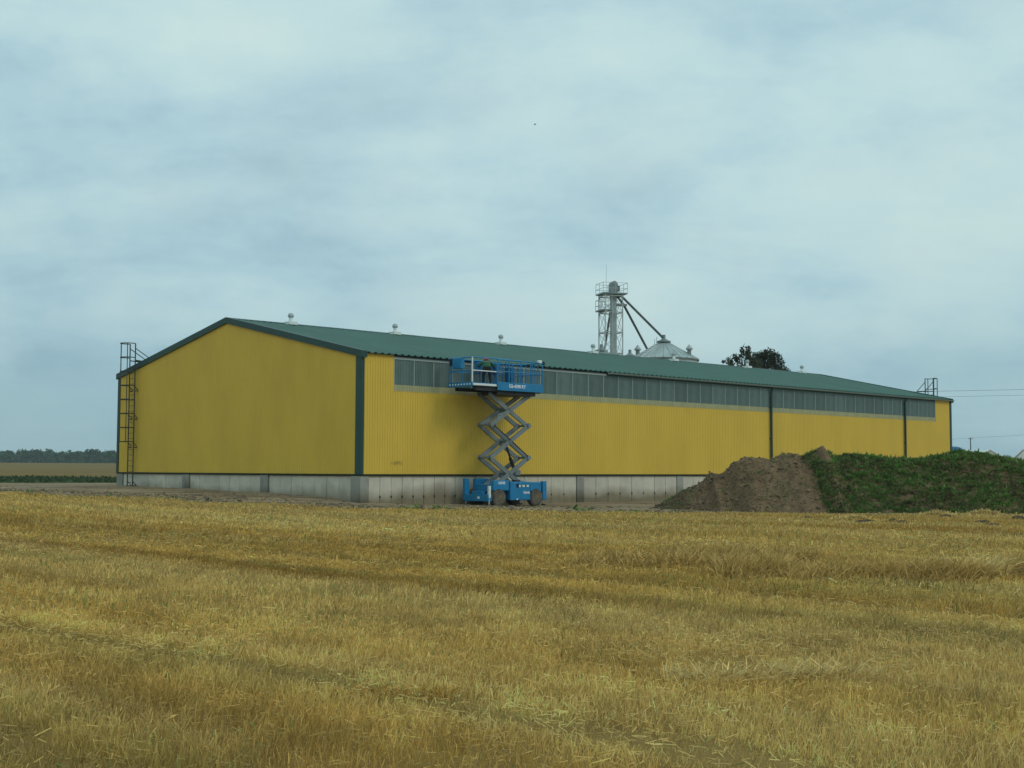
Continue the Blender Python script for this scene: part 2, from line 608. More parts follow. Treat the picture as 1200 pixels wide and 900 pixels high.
def np_mesh(name, verts, faces, m, tint=None, parent=None, smooth=False):
    """verts (N,3); faces (F,3|4); tint (N,3)"""
    me = bpy.data.meshes.new(name)
    V = np.asarray(verts, dtype=np.float32)
    F = np.asarray(faces, dtype=np.int32)
    k = F.shape[1]
    me.vertices.add(len(V))
    me.vertices.foreach_set('co', V.ravel())
    me.loops.add(F.size)
    me.loops.foreach_set('vertex_index', F.ravel())
    me.polygons.add(len(F))
    me.polygons.foreach_set('loop_start', np.arange(0, F.size, k, dtype=np.int32))
    me.polygons.foreach_set('loop_total', np.full(len(F), k, dtype=np.int32))
    me.update(calc_edges=True)
    if tint is not None:
        at = me.attributes.new('tint', 'FLOAT_COLOR', 'POINT')
        T = np.ones((len(V), 4), dtype=np.float32)
        T[:, :3] = tint
        at.data.foreach_set('color', T.ravel())
    me.materials.append(M[m])
    if smooth:
        me.shade_smooth()
    o = bpy.data.objects.new(name, me)
    o.parent = parent
    C.objects.link(o)
    return o


def vnoise(x, y, seed=0):
    """smooth value noise, 0..1"""
    x = np.asarray(x, float)
    y = np.asarray(y, float)
    xi, yi = np.floor(x).astype(np.int64), np.floor(y).astype(np.int64)
    fx, fy = x - xi, y - yi
    fx, fy = fx * fx * (3 - 2 * fx), fy * fy * (3 - 2 * fy)

    def h(a, b):
        n = (a * 374761393 + b * 668265263 + seed * 982451653) & 0x7fffffff
        n = ((n ^ (n >> 13)) * 1274126177) & 0x7fffffff
        return ((n ^ (n >> 16)) & 0xffff) / 65535.0
    return (h(xi, yi) * (1 - fx) + h(xi + 1, yi) * fx) * (1 - fy) + (h(xi, yi + 1) * (1 - fx) + h(xi + 1, yi + 1) * fx) * fy


def fbm(x, y, seed=0, o=4):
    t, a, s = 0, 0.5, 0
    for i in range(o):
        t = t + a * vnoise(x * 2 ** i, y * 2 ** i, seed + i)
        s += a
        a *= 0.5
    return t / s


# ------------------------------------------------------------------ building frame
BX, BY = -6.4631, 57.5783
W, L, HE, HR, HC = 21.08, 52.37, 6.545, 8.77, 1.272
U = np.array([math.cos(YAW), math.sin(YAW)])
V = np.array([-math.sin(YAW), math.cos(YAW)])


def bw(s, v):
    p = np.array([BX, BY]) + U * s + V * v
    return float(p[0]), float(p[1])


# ------------------------------------------------------------------ terrain
cp = [(0, 0, 0), (0, 12, 0), (-8, 25, .02), (8, 25, 0), (-30, 25, .1), (30, 25, -.05), (0, 38, -.04), (-5, 46, -.02), (5, 48, -.15), (12, 50, -.15), (25, 50, -.15), (40, 50, -.15),
      (-22, 58, .42), (-15.6, 54, .28), (-10, 53, .10), (-30, 45, .22), (-40, 80, .5), (-60, 130, .5), (-32, 90, .5), (0, 110, .3), (40, 120, 0), (80, 90, 0), (0, -40, 0), (-60, 0, 0.1), (60, 0, 0)]
for s_, v_, z_ in ((0, 0, -.03), (3, -.5, -.10), (8, -1.5, -.2), (14, -.5, -.15), (22, -.5, -.18), (40, -.5, -.15), (52.4, 0, -.1), (52.4, 21, .2), (25, 21, .4), (0, 1.5, .2), (0, 3.5, .28), (0, 7.2, .38), (0, 14.3, .47), (0, 21, .53)):
    cp.append((*bw(s_, v_), z_))
cp = np.array(cp)


def H(x, y):
    x = np.atleast_1d(np.asarray(x, float))
    y = np.atleast_1d(np.asarray(y, float))
    d2 = (x[:, None] - cp[None, :, 0]) ** 2 + (y[:, None] - cp[None, :, 1]) ** 2
    w = 1.0 / (d2 + 2.0) ** 1.8
    z = (w * cp[None, :, 2]).sum(1) / w.sum(1)
    d = np.hypot(x, y)
    t = np.clip((d - 130) / 770, 0, 1)
    rise = 4.1 * t * t * (3 - 2 * t)
    left = np.clip((0.25 - x / np.maximum(d, 1)) / 0.4, 0.35, 1)
    return z + rise * left


def H1(x, y):
    return float(H(x, y)[0])


# one sheet to the horizon
NR, NA = 200, 260
rad = np.concatenate([[0.0], np.geomspace(1.0, 2500, NR)])
gv = [(0, 0, H1(0, 0))]
ang = np.linspace(0, 2 * math.pi, NA, endpoint=False)
xs = np.concatenate([r * np.cos(ang) for r in rad[1:]])
ys = np.concatenate([r * np.sin(ang) for r in rad[1:]])
zs = np.concatenate([H(xs[i:i + NA], ys[i:i + NA]) for i in range(0, len(xs), NA)])
zs = zs + (fbm(xs * 0.8, ys * 0.8, 3) - 0.5) * 0.05 * (np.hypot(xs, ys) < 45)
gverts = np.vstack([[[0, 0, 0]], np.column_stack([xs, ys, zs])])
qi, qk = np.meshgrid(np.arange(NR - 1), np.arange(NA), indexing='ij')
a_ = 1 + qi * NA + qk
b_ = 1 + qi * NA + (qk + 1) % NA
gf = np.column_stack([a_.ravel(), (a_ + NA).ravel(), (b_ + NA).ravel(), b_.ravel()])
# centre fan as quads that close on the centre vertex
k0 = np.arange(0, NA, 2)
fan = np.column_stack([np.zeros(len(k0), int), 1 + k0, 1 + (k0 + 1) % NA, 1 + (k0 + 2) % NA])
tag(np_mesh('ground', gverts, np.vstack([gf, fan]), 'field', smooth=True), 'straw coloured stubble field running to the horizon', kind='structure')


def strip(name, A, B, nu, nv, off, m, jit=0.0):
    A, B = np.array(A, float), np.array(B, float)

    def samp(P, n):
        seg = np.r_[0, np.cumsum(np.hypot(*np.diff(P, axis=0).T))]
        t = np.linspace(0, seg[-1], n)
        return np.column_stack([np.interp(t, seg, P[:, 0]), np.interp(t, seg, P[:, 1])])
    a, b = samp(A, nu), samp(B, nu)
    if jit:
        k = np.arange(nu)
        a[:, 1] += (fbm(k * 0.13, k * 0 + 2.3, 5) - 0.5) * jit * 2 + rng.normal(0, jit * 0.15, nu)
    t = np.linspace(0, 1, nv) ** 1.4
    P = a[None] * (1 - t)[:, None, None] + b[None] * t[:, None, None]
    x, y = P[..., 0].ravel(), P[..., 1].ravel()
    z = np.concatenate([H(x[i:i + 4000], y[i:i + 4000]) for i in range(0, len(x), 4000)]) + off
    i, j = np.meshgrid(np.arange(nv - 1), np.arange(nu - 1), indexing='ij')
    q = i * nu + j
    f = np.column_stack([q.ravel(), (q + 1).ravel(), (q + nu + 1).ravel(), (q + nu).ravel()])
    return np_mesh(name, np.column_stack([x, y, z]), f, m, smooth=True)


YF = [(-75, 84), (-40, 66), (-22.6, 58), (-15.6, 54), (-10, 52), (-5, 49), (0, 51), (6, 51), (12, 50.3), (32, 50.5), (60, 56)]
YFx, YFy = np.array(YF).T


def field_front(x):
    return np.interp(x, YFx, YFy)


tag(strip('dirt_yard', YF, [(-110, 90), (-40, 88), (-20, 96), (0, 108), (20, 118), (45, 122), (60, 122), (80, 112), (90, 100), (95, 90)], 320, 60, 0.035, 'dirt', 1.6),
    'bare trodden dirt round the foot of the yellow warehouse', kind='structure')
tag(strip('crop_strip', [(-170, 92), (-32, 85), (-5, 101)], [(-200, 140), (-50, 134), (-5, 134)], 80, 10, 0.04, 'cropsoil'), 'dark green strip of low crop behind the yard', kind='structure')
tag(strip('far_field', [(-900, 141), (-200, 141), (-50, 135), (10, 135)], [(-2000, 880), (-700, 890), (-150, 890), (60, 890)], 60, 40, 0.06, 'ripe'), 'far tan field below the distant wood', kind='structure')


# ------------------------------------------------------------------ warehouse
wh = tag(empty('warehouse', (BX, BY, 0), YAW), 'long yellow metal warehouse with a green pitched roof and concrete base', 'warehouse')
RISE = (HR - HE) / (W / 2)


def roof_z(v):
    return HE + RISE * (W / 2 - abs(v - W / 2))


def ribs(a, b, p=0.2, d=0.022, fl=0.56, crest=0.24):
    """trapezoid profile between a and b: (position, depth)"""
    out = []
    n = max(1, round((b - a) / p))
    p = (b - a) / n
    sl = (1 - fl - crest) / 2
    for i in range(n):
        t = a + i * p
        out += [(t, 0), (t + fl * p, 0), (t + (fl + sl) * p, d), (t + (fl + sl + crest) * p, d)]
    out.append((b, 0))
    return out


def sheet_s(mb, s0, s1, y, z0, z1, sgn=-1, **k):
    pr = ribs(s0, s1, **k)
    vs = []
    for t, d in pr:
        vs += [(t, y + sgn * d, z0), (t, y + sgn * d, z1)]
    mb.add(vs, [(2 * i, 2 * i + 2, 2 * i + 3, 2 * i + 1) for i in range(len(pr) - 1)])


ST0, ST1 = 1.73, 50.2            # translucent strip along the eave
ZP0, ZP1 = 5.22, 6.34
PITCH_W = 0.143
# long wall facing the field
mb = MB()
k = dict(p=PITCH_W, d=0.016)
sheet_s(mb, 0.02, ST0, -0.06, HC, HE - 0.03, **k)
sheet_s(mb, ST0, ST1, -0.06, HC, 4.98, **k)
sheet_s(mb, ST1, L, -0.06, HC, HE - 0.03, **k)
mb.build('cladding', 'yellow2', wh)
# gable facing the field
def gable(x, sgn):
    pr = ribs(0.0, W, p=PITCH_W, d=0.02)
    vs = []
    for t, d in pr:
        vs += [(x + sgn * d, t, HC), (x + sgn * d, t, roof_z(t) - 0.03)]
    return MB().add(vs, [(2 * i, 2 * i + 2, 2 * i + 3, 2 * i + 1) for i in range(len(pr) - 1)])


gable(-0.06, -1).build('cladding', 'yellow', wh)
gable(L + 0.06, 1).build('cladding', 'yellow', wh)
mb = MB()
sheet_s(mb, 0.02, L, W + 0.06, HC, HE - 0.03, sgn=1, **k)
mb.build('cladding', 'yellow', wh)
# inner shell keeps the building opaque behind the sheets
mb = MB()
mb.box((0.0, 0.0, 1.30), (L, 0.05, HE - 0.06))
mb.build('inner_wall', 'zincd', wh)

# translucent strip: panes between mullions
pane = None
npn = 42
pw = (ST1 - ST0) / npn
mul = None
DOWN = (30.34, 45.9)
for i in range(npn):
    x0 = ST0 + i * pw
    if pane is None:
        m_ = MB()
        sheet_s(m_, 0.034, pw - 0.034, -0.045, ZP0, ZP1, p=0.09, d=0.016)
        pane = m_.build('window_pane', 'pane', wh)
        pane.location = (x0, 0, 0)
        pane['label'] = 'grey green translucent corrugated pane'
        mul = MB().box((-0.034, -0.070, ZP0), (0.034, -0.03, ZP1)).build('mullion', 'mullion', wh)
        mul.location = (x0, 0, 0)
    else:
        share(pane, 'window_pane', wh, (x0, 0, 0))
        share(mul, 'mullion', wh, (x0, 0, 0))
share(mul, 'mullion', wh, (ST1, 0, 0))
mb = MB()
sheet_s(mb, ST0 - 0.05, ST1 + 0.05, -0.067, 4.93, ZP0, **k)
o = mb.build('window_sill', 'lip', wh)
o['label'] = 'pale lower lip of the translucent sheets'
MB().box((ST0 - 0.05, -0.085, ZP1), (15.8, -0.02, 6.43)).build('window_head', 'rail', wh)
MB().box((15.8, -0.072, ZP1), (ST1, -0.02, 6.44)).build('eave_shade_strip', 'dkgreen', wh)  # dark strip added as painted shade below the gutter, in the trim green

# trims
MB().box((-0.09, -0.095, HC - 0.07), (L + 0.09, -0.02, HC + 0.02)).build('drip_flashing', 'drip', wh)
MB().box((-0.095, -0.019, HC - 0.07), (-0.02, W + 0.09, HC + 0.02)).build('drip_flashing', 'drip', wh)
MB().box((L + 0.02, -0.019, HC - 0.07), (L + 0.095, W + 0.09, HC + 0.02)).build('drip_flashing', 'drip', wh)
mb = MB()
mb.box((-0.115, -0.105, HC + 0.022), (-0.06, 0.29, 6.54))
mb.box((-0.0598, -0.105, HC + 0.022), (0.05, -0.055, 6.54))
mb.build('corner_trim', 'dkgreen', wh)['label'] = 'wide dark green corner trim'
mb = MB()
mb.box((-0.11, W - 0.10, HC + 0.022), (-0.06, W + 0.10, 6.5))
mb.box((-0.0598, W + 0.05, HC + 0.022), (0.06, W + 0.10, 6.5))
mb.build('corner_trim', 'dkgreen', wh)
mb = MB()
mb.box((L - 0.12, -0.105, HC + 0.022), (L + 0.115, -0.055, 6.54))
mb.box((L + 0.06, -0.0545, HC + 0.022), (L + 0.115, 0.15, 6.54))
mb.build('corner_trim', 'dkgreen', wh)

# roof slopes of ribbed sheet
def slope(v_e, v_r, s0, s1):
    pr = ribs(s0, s1, p=0.375, d=0.05, fl=0.5, crest=0.28)
    ze, zr = roof_z(0) - RISE * 0.2 + 0.02, HR + 0.02
    vs = []
    for t, d in pr:
        vs += [(t, v_e, ze + d), (t, (v_e + v_r) / 2, (ze + zr) / 2 + d), (t, v_r, zr + d)]
    fs = []
    for i in range(len(pr) - 1):
        for j in (0, 1):
            fs.append((3 * i + j, 3 * i + 3 + j, 3 * i + 4 + j, 3 * i + 1 + j))
    # underside lining
    o_ = len(vs)
    vs += [(s0, v_e, ze - 0.02), (s1, v_e, ze - 0.02), (s1, v_r, zr - 0.02), (s0, v_r, zr - 0.02)]
    fs.append((o_, o_ + 1, o_ + 2, o_ + 3))
    return MB().add(vs, fs)


rf = slope(-0.2, W / 2, -0.08, L + 0.08).build('roof', 'roof', wh)
rf2 = slope(W + 0.2, W / 2, -0.08, L + 0.08).build('roof', 'roof', wh)
mb = MB()
for i in range(26):
    a, b = -0.12 + i * (L + 0.24) / 26, -0.12 + (i + 1) * (L + 0.24) / 26 - 0.006
    dz = 0.004 * (i % 2)
    mb.add([(a, W / 2 - 0.2, HR + 0.035 + dz), (b, W / 2 - 0.2, HR + 0.035 + dz), (b, W / 2, HR + 0.1 + dz), (a, W / 2, HR + 0.1 + dz), (a, W / 2 + 0.2, HR + 0.035 + dz), (b, W / 2 + 0.2, HR + 0.035 + dz)],
           [(0, 1, 2, 3), (3, 2, 5, 4)])
mb.build('ridge_cap', 'dkgreen', rf)
# rake trims on both gables
for x0, x1 in ((-0.17, 0.10), (L - 0.10, L + 0.17)):
    for sgn in (0, 1):
        ve = -0.22 if sgn == 0 else W + 0.22
        ze = roof_z(0) - RISE * 0.22
        vs = []
        for x in (x0, x1):
            vs += [(x, ve, ze - 0.19), (x, W / 2, HR - 0.19), (x, W / 2, HR + 0.105), (x, ve, ze + 0.105)]
        MB().add(vs, [(0, 1, 2, 3), (7, 6, 5, 4), (0, 4, 5, 1), (1, 5, 6, 2), (2, 6, 7, 3), (3, 7, 4, 0)]).build('rake_trim', 'dkgreen', wh)
# gutter along the far two thirds of the eave, with brackets
zg = roof_z(0) - RISE * 0.2
vs, n_ = [], 7
for x in (15.8, L + 0.15):
    for i in range(n_):
        t = math.pi * i / (n_ - 1)
        vs.append((x, -0.262 - 0.06 * math.cos(t), zg - 0.01 - 0.085 * math.sin(t)))
MB().add(vs, [(i, i + 1, n_ + i + 1, n_ + i) for i in range(n_ - 1)]).build('gutter', 'gutter', wh)
mb = MB()
x = 16.0
while x < L:
    mb.bar((x, -0.325, zg + 0.0), (x, -0.18, zg + 0.005), 0.04, 0.012)
    x += 0.75
mb.build('gutter_bracket', 'gutter', wh)['kind'] = 'stuff'
for s_ in DOWN:
    mb = MB()
    mb.tube([(s_, -0.275, zg - 0.09), (s_, -0.275, zg - 0.18), (s_, -0.17, zg - 0.36), (s_, -0.17, 0.35), (s_, -0.32, 0.12)], 0.075, 10)
    for z in (1.6, 3.4, 5.2):
        mb.bar((s_ - 0.1, -0.09, z), (s_ + 0.1, -0.09, z), 0.03, 0.05)
    mb.build('downpipe', 'dkgreen', wh)

# turbine ventilators along the ridge, shiny heads on white feet
vent0 = None
for s_ in (3.42, 10.22, 18.18, 26.19, 34.23, 42.52, 49.42):
    if vent0 is None:
        b = MB()
        b.box((-0.24, -0.24, -0.02), (0.24, 0.28, 0.13))
        b.lathe([(0.095, 0.13), (0.095, 0.36)], 14)
        vent0 = b.build('ventilator', 'white', wh)
        vent0.location = (s_, W / 2 - 0.35, HR + 0.0)
        h = MB()
        h.lathe([(0.10, 0.34), (0.135, 0.38), (0.15, 0.44), (0.142, 0.50), (0.10, 0.55), (0.04, 0.578), (0.01, 0.58)], 18)
        for q in range(18):
            t = 2 * math.pi * q / 18
            h.bar((0.143 * math.cos(t), 0.143 * math.sin(t), 0.375), (0.11 * math.cos(t + .3), 0.11 * math.sin(t + .3), 0.55), 0.008, 0.016)
        head = h.build('turbine_head', 'zinc', vent0)
    else:
        c = share(vent0, 'ventilator', wh, (s_, W / 2 - 0.35, HR))
        share(head, 'turbine_head', c)

# concrete base: wall of cast panels between pillars
def panel_run(a0, a1, pitch, axis):
    n = max(1, round((a1 - a0) / pitch))
    w = (a1 - a0) / n
    for i in range(n):
        p0, p1 = a0 + i * w + 0.012, a0 + (i + 1) * w - 0.012
        dd = rnd.uniform(-0.006, 0.006)
        if axis == 's':
            q = MB().box((p0, -0.02 + dd, -0.7), (p1, 0.20, HC - 0.072))
        else:
            q = MB().box((-0.02 + dd, p0, -0.7), (0.20, p1, HC - 0.072))
        q.build('concrete_panel', 'conc', wh)
        if 0 < i:
            x = a0 + i * w
            for hz in ((0.30,) if axis == 's' else ()):
                ties.box((x - 0.035, -0.034, hz - 0.05), (x + 0.035, -0.01, hz + 0.05))


ties = MB()
edges = [0.42, 6.72, 13.6, 21.6, 28.8, 36.0, 43.2, 50.4, L - 0.1]
PIL = [6.95, 13.86, 21.85, 29.0, 36.2, 43.4, 50.6]
prev = 0.40
for i, e in enumerate(PIL + [L - 0.25]):
    panel_run(prev, e - 0.27, 0.62 if i == 0 else 0.93, 's')
    if e in PIL:
        MB().box((e - 0.26, -0.07, -0.7), (e + 0.26, 0.25, HC - 0.071)).build('concrete_pillar', 'concp', wh)
    prev = e + 0.27
ties.build('tie_hole', 'black', wh)['kind'] = 'stuff'
prev = 0.62
for e in (7.17, 14.1, W - 0.25):
    panel_run(prev, e - 0.32, 0.93, 'v')
    MB().box((-0.09, e - 0.31, -0.7), (0.25, e + 0.31, HC - 0.071)).build('concrete_pillar', 'concp', wh)
    prev = e + 0.32
MB().box((-0.10, -0.08, -0.7), (0.38, 0.60, HC - 0.0715)).build('concrete_pillar', 'concp', wh)
# far sides of the base
MB().box((0.26, W - 0.2, -0.7), (L, W, HC - 0.072)).build('concrete_base', 'conc', wh)
MB().box((L - 0.2, -0.02, -0.7), (L, W - 0.21, HC - 0.072)).build('concrete_base', 'conc', wh)


# caged ladders on both gables
def ladder(xw, dirx, v0, v1, zb, ztop, label):
    def px(t):
        return xw + dirx * t
    vm, hw = (v0 + v1) / 2, (v1 - v0) / 2
    root = MB()
    for v in (v0, v1):
        root.bar((px(0.28), v, zb), (px(0.28), v, ztop), 0.05, 0.045)
    lad = root.build('ladder', 'ladder', wh)
    lad['label'] = label
    mb = MB()
    z = zb + 0.3
    while z < ztop - 1.1:
        mb.tube([(px(0.28), v0, z), (px(0.28), v1, z)], 0.014, 6)
        z += 0.29
    mb.build('rung', 'ladder', lad)

    def arc(z):
        pts = [(px(0.28), v0 - 0.0, z)]
        for i in range(13):
            t = math.pi * i / 12
            pts.append((px(0.58 + 0.38 * math.sin(t)), vm - (hw + 0.1) * math.cos(t), z))
        pts.append((px(0.28), v1 + 0.0, z))
        return pts
    z = ztop
    while z > 2.6:
        q = MB()
        a = arc(z)
        for p, r in zip(a[:-1], a[1:]):
            q.bar(p, r, 0.014, 0.048)
        q.build('hoop', 'ladder', lad)
        z -= 0.745
    mb = MB()
    for i in (3, 7, 11):
        p = arc(0)[i]
        mb.bar((p[0], p[1], z + 0.70), (p[0], p[1], ztop), 0.05, 0.025)
    mb.build('cage_bar', 'ladder', lad)
    mb = MB()
    z = zb + 0.05
    for z in (zb + 0.12, 2.6, 4.1, 5.6):
        for v in (v0, v1):
            mb.bar((px(0.28), v, z), (px(0.05), v, z), 0.04, 0.05)
            mb.bar((px(0.28), v, z + 0.25), (px(0.05), v, z), 0.03, 0.03)
    mb.bar((px(0.28), v0 - 0.08, zb + 0.12), (px(0.28), v1 + 0.08, zb + 0.12), 0.10, 0.06)
    mb.build('wall_bracket', 'ladder', lad)
    mb = MB()
    zr = roof_z(vm) + 0.12
    for v in (v0, v1):
        mb.bar((px(0.28), v, zr + 0.2), (px(-0.9), v, zr + 0.12), 0.05, 0.05)
        mb.bar((px(0.28), v, ztop - 0.25), (px(-0.9), v, zr + 0.15), 0.035, 0.035)
    for i in range(8):
        x = px(0.2 - i * 0.14)
        mb.bar((x, v0, zr + 0.17), (x, v1, zr + 0.17), 0.05, 0.02)
    mb.build('roof_step', 'ladder', lad)
    return lad


ladder(0.0, -1, 19.05, 19.62, 0.45, 8.12, 'dark caged ladder at the left end of the near gable')
ladder(L, 1, 1.35, 1.98, 0.0, 8.15, 'dark caged ladder top beyond the far right end')

# ------------------------------------------------------------------ scissor lift
lx, ly = bw(7.28, -1.42)
LZ = H1(lx, ly) + 0.035
lift = tag(empty('scissor_lift', (lx, ly, LZ), YAW), 'blue self-propelled scissor lift raised beside the long yellow wall', 'scissor lift')
BL, BWD = 1.88, 0.80
# chassis and body
mb = MB()
mb.bev((-1.55, -0.52, 0.30), (1.62, 0.52, 0.62), 0.03)
mb.box((-1.0, -0.70, 0.26), (-0.9, 0.70, 0.42))
mb.box((0.95, -0.70, 0.26), (1.05, 0.70, 0.42))
mb.build('chassis', 'blued', lift)
cb = MB()
cb.bev((-0.50, -0.83, 0.28), (0.80, -0.46, 1.12), 0.035)
cb.build('engine_cover', 'blue', lift)
cb = MB().bev((-0.50, 0.46, 0.28), (0.80, 0.83, 1.12), 0.035)
cb.build('engine_cover', 'blue', lift)
mb = MB().bev((-1.52, -0.80, 0.72), (-0.53, -0.55, 1.18), 0.03)
mb.bev((-1.40, -0.548, 0.66), (-0.53, 0.55, 1.0), 0.03)
mb.bev((-1.32, 0.552, 0.62), (-0.53, 0.80, 1.26), 0.03)
mb.build('body_panel', 'blue', lift)
mb = MB().bev((0.82, -0.80, 0.68), (1.55, -0.52, 1.10), 0.03)
mb.bev((0.82, 0.52, 0.68), (1.55, 0.80, 1.10), 0.03)
mb.build('body_panel', 'blue', lift)
mb = MB().bev((-1.86, -0.78, 0.24), (-1.58, 0.78, 0.56), 0.03)
mb.bev((-1.80, -0.34, 0.561), (-1.60, 0.34, 0.70), 0.02)
mb.build('bumper', 'blue', lift)
MB().box((-1.885, -0.25, 0.36), (-1.86, -0.12, 0.46)).build('head_lamp', 'decal', lift)
# outriggers: upright leg boxes at the four corners with a ram and a pad
for x, y, zt in ((-1.76, -0.76, 0.98), (-1.76, 0.76, 1.26), (1.72, -0.76, 1.14), (1.72, 0.76, 1.14)):
    big = not (x < 0 and y < 0)
    o = MB().bev((x - 0.13, y - 0.09, 0.28 if big else 0.52), (x + 0.13, y + 0.09, zt), 0.02).build('outrigger', 'blue' if big else 'white', lift)
    if not big:
        o['label'] = 'pale outrigger leg at the near left corner'
        o.data = MB().bev((x - 0.05, y - 0.06, 0.40), (x + 0.06, y + 0.06, 0.94), 0.02).mesh('outrigger', 'white')
    r = MB().tube([(x, y, 0.10), (x, y, 0.6)], 0.032, 10)
    r.build('ram', 'zinc', o)
    MB().lathe([(0.11, 0.03), (0.11, 0.07), (0.05, 0.11)], 14, (x, y, 0)).build('foot_pad', 'darksteel', o)
# wheels
tyre0 = None
for x, y in ((-1.20, -0.70), (1.18, -0.70), (-1.20, 0.70), (1.18, 0.70)):
    if tyre0 is None:
        t = MB()
        t.lathe([(0.21, -0.14), (0.31, -0.16), (0.365, -0.13), (0.38, -0.06), (0.38, 0.06), (0.365, 0.13), (0.31, 0.16), (0.21, 0.14)], 26, axis='y')
        for q in range(26):
            a = 2 * math.pi * q / 26
            for sg in (-1, 1):
                aa = a + (0.12 if sg > 0 else 0)
                c_, s_ = math.cos(aa), math.sin(aa)
                t.bar((0.375 * c_, sg * 0.02, 0.375 * s_), (0.37 * math.cos(aa + .1), sg * 0.14, 0.37 * math.sin(aa + .1)), 0.045, 0.05, up=(c_, 0, s_))
        rm = MB().lathe([(0.01, -0.09), (0.07, -0.10), (0.08, -0.06), (0.18, -0.05), (0.21, -0.15), (0.22, -0.15), (0.22, 0.14), (0.05, 0.14)], 20, axis='y')
        for q in range(6):
            a = math.pi * q / 3
            rm.lathe([(0.015, -0.075), (0.015, -0.05)], 6, (0.115 * math.cos(a), 0, 0.115 * math.sin(a)), axis='y')
        hub = empty('wheel', (x, y, 0.40), 0, lift)
        tyre0 = t.build('tyre', 'tyre', hub)
        rim0 = rm.build('rim', 'rim', hub)
    else:
        hub = empty('wheel', (x, y, 0.40), 0 if y < 0 else math.pi, lift)
        share(tyre0, 'tyre', hub)
        share(rim0, 'rim', hub)
MB().tube([(-1.2, -0.62, 0.36), (-1.2, 0.62, 0.36)], 0.06, 10).tube([(1.18, -0.62, 0.36), (1.18, 0.62, 0.36)], 0.06, 10).build('axle', 'darksteel', lift)
# ground controls, decals
MB().box((-0.13, -0.842, 0.86), (0.02, -0.831, 1.03)).build('control_panel', 'black', lift)
for i, (x, m_) in enumerate(((0.10, 'decal'), (0.30, 'decaly'), (0.36, 'decal'), (0.58, 'decaly'), (0.62, 'decal'))):
    MB().box((x - 0.045, -0.838 - 0.001 * i, 0.88 + 0.01 * (i % 2)), (x + 0.045, -0.829, 0.97)).build('decal', m_, lift)
MB().box((-0.10, -0.838, 0.30), (-0.02, -0.829, 0.36)).build('decal', 'decal', lift)
MB().bev((-0.1, -0.76, 1.121), (0.22, -0.5, 1.20), 0.02).build('filler_cap', 'darksteel', lift)
MB().tube([(0.62, -0.66, 1.10), (0.62, -0.66, 1.26), (0.70, -0.66, 1.30)], 0.03, 8).build('exhaust_pipe', 'zinc', lift)


def text(body, size, loc, rot, m, parent, name='lettering', shear=0.0, ext=0.004):
    cu = bpy.data.curves.new(name, 'FONT')
    cu.body = body
    cu.size = size
    cu.extrude = ext
    cu.shear = shear
    cu.offset = size * 0.02
    cu.align_x = 'CENTER'
    cu.align_y = 'CENTER'
    t = bpy.data.objects.new(name, cu)
    C.objects.link(t)
    bpy.context.view_layer.update()
    me = bpy.data.meshes.new_from_object(t.evaluated_get(bpy.context.evaluated_depsgraph_get()))
    bpy.data.objects.remove(t)
    me.materials.clear()
    me.materials.append(M[m])
    o = bpy.data.objects.new(name, me)
    o.parent = parent
    o.location = loc
    o.rotation_euler = rot
    C.objects.link(o)
    return o


FR = (math.pi / 2, 0, 0)
text('Genie', 0.17, (0.52, -0.838, 0.63), FR, 'decal', lift, shear=0.25)
text('GENIE', 0.16, (-1.02, -0.806, 1.06), FR, 'decal', lift)

# scissor stack: 3 levels, near and far pair
X0, X1 = -1.30, 1.09
ZL = [0.78, 2.22, 3.70, 5.08]
for lv in range(3):
    z0, z1 = ZL[lv], ZL[lv + 1]
    for y in (-0.33, 0.33):
        MB().bar((X0 - 0.06, y - 0.055, z0 - 0.03), (X1 + 0.06, y - 0.055, z1 + 0.03), 0.085, 0.19).build('scissor_arm', 'grey', lift)
        MB().bar((X0 - 0.06, y + 0.055, z1 + 0.03), (X1 + 0.06, y + 0.055, z0 - 0.03), 0.085, 0.19).build('scissor_arm', 'grey', lift)
for z in ZL[1:3]:
    for x in (X0, X1):
        MB().tube([(x, -0.47, z), (x, 0.47, z)], 0.055, 10).build('pivot_pin', 'grey', lift)
        MB().lathe([(0.11, -0.475), (0.11, -0.43)], 12, (x, 0, z), 'y').build('pin_cap', 'zincd', lift)
for lv in range(3):
    zc_ = (ZL[lv] + ZL[lv + 1]) / 2
    MB().tube([((X0 + X1) / 2, -0.46, zc_), ((X0 + X1) / 2, 0.46, zc_)], 0.07, 10).build('pivot_pin', 'grey', lift)
cyl = MB().tube([(0.62, 0.0, 1.55), (0.30, 0.0, 2.20)], 0.085, 12).build('hydraulic_cylinder', 'darksteel', lift)
MB().tube([(0.30, 0, 2.20), (-0.05, 0.0, 2.92)], 0.05, 10).build('piston_rod', 'darksteel', cyl)
mb = MB().bev((0.45, -0.2, 1.40), (0.80, 0.2, 1.66), 0.03)
mb.build('cylinder_mount', 'grey', lift)
mb = MB().bar((X0 + 0.25, -0.40, 3.62), (X0 + 0.42, -0.40, 4.16), 0.06, 0.08).bar((X0 + 0.42, -0.40, 4.16), (X0 + 0.95, -0.40, 4.28), 0.06, 0.08).bar((X0 + 0.42, -0.40, 3.95), (X0 + 0.95, -0.4, 4.12), 0.05, 0.06)
mb.build('hose_guide', 'grey', lift)
mb = MB().tube([(X0 + 0.1, -0.43, 3.70), (X0 + 0.9, -0.44, 3.2), (X1 - 0.1, -0.44, 2.3)], 0.025, 6)
mb.build('hose', 'black', lift)

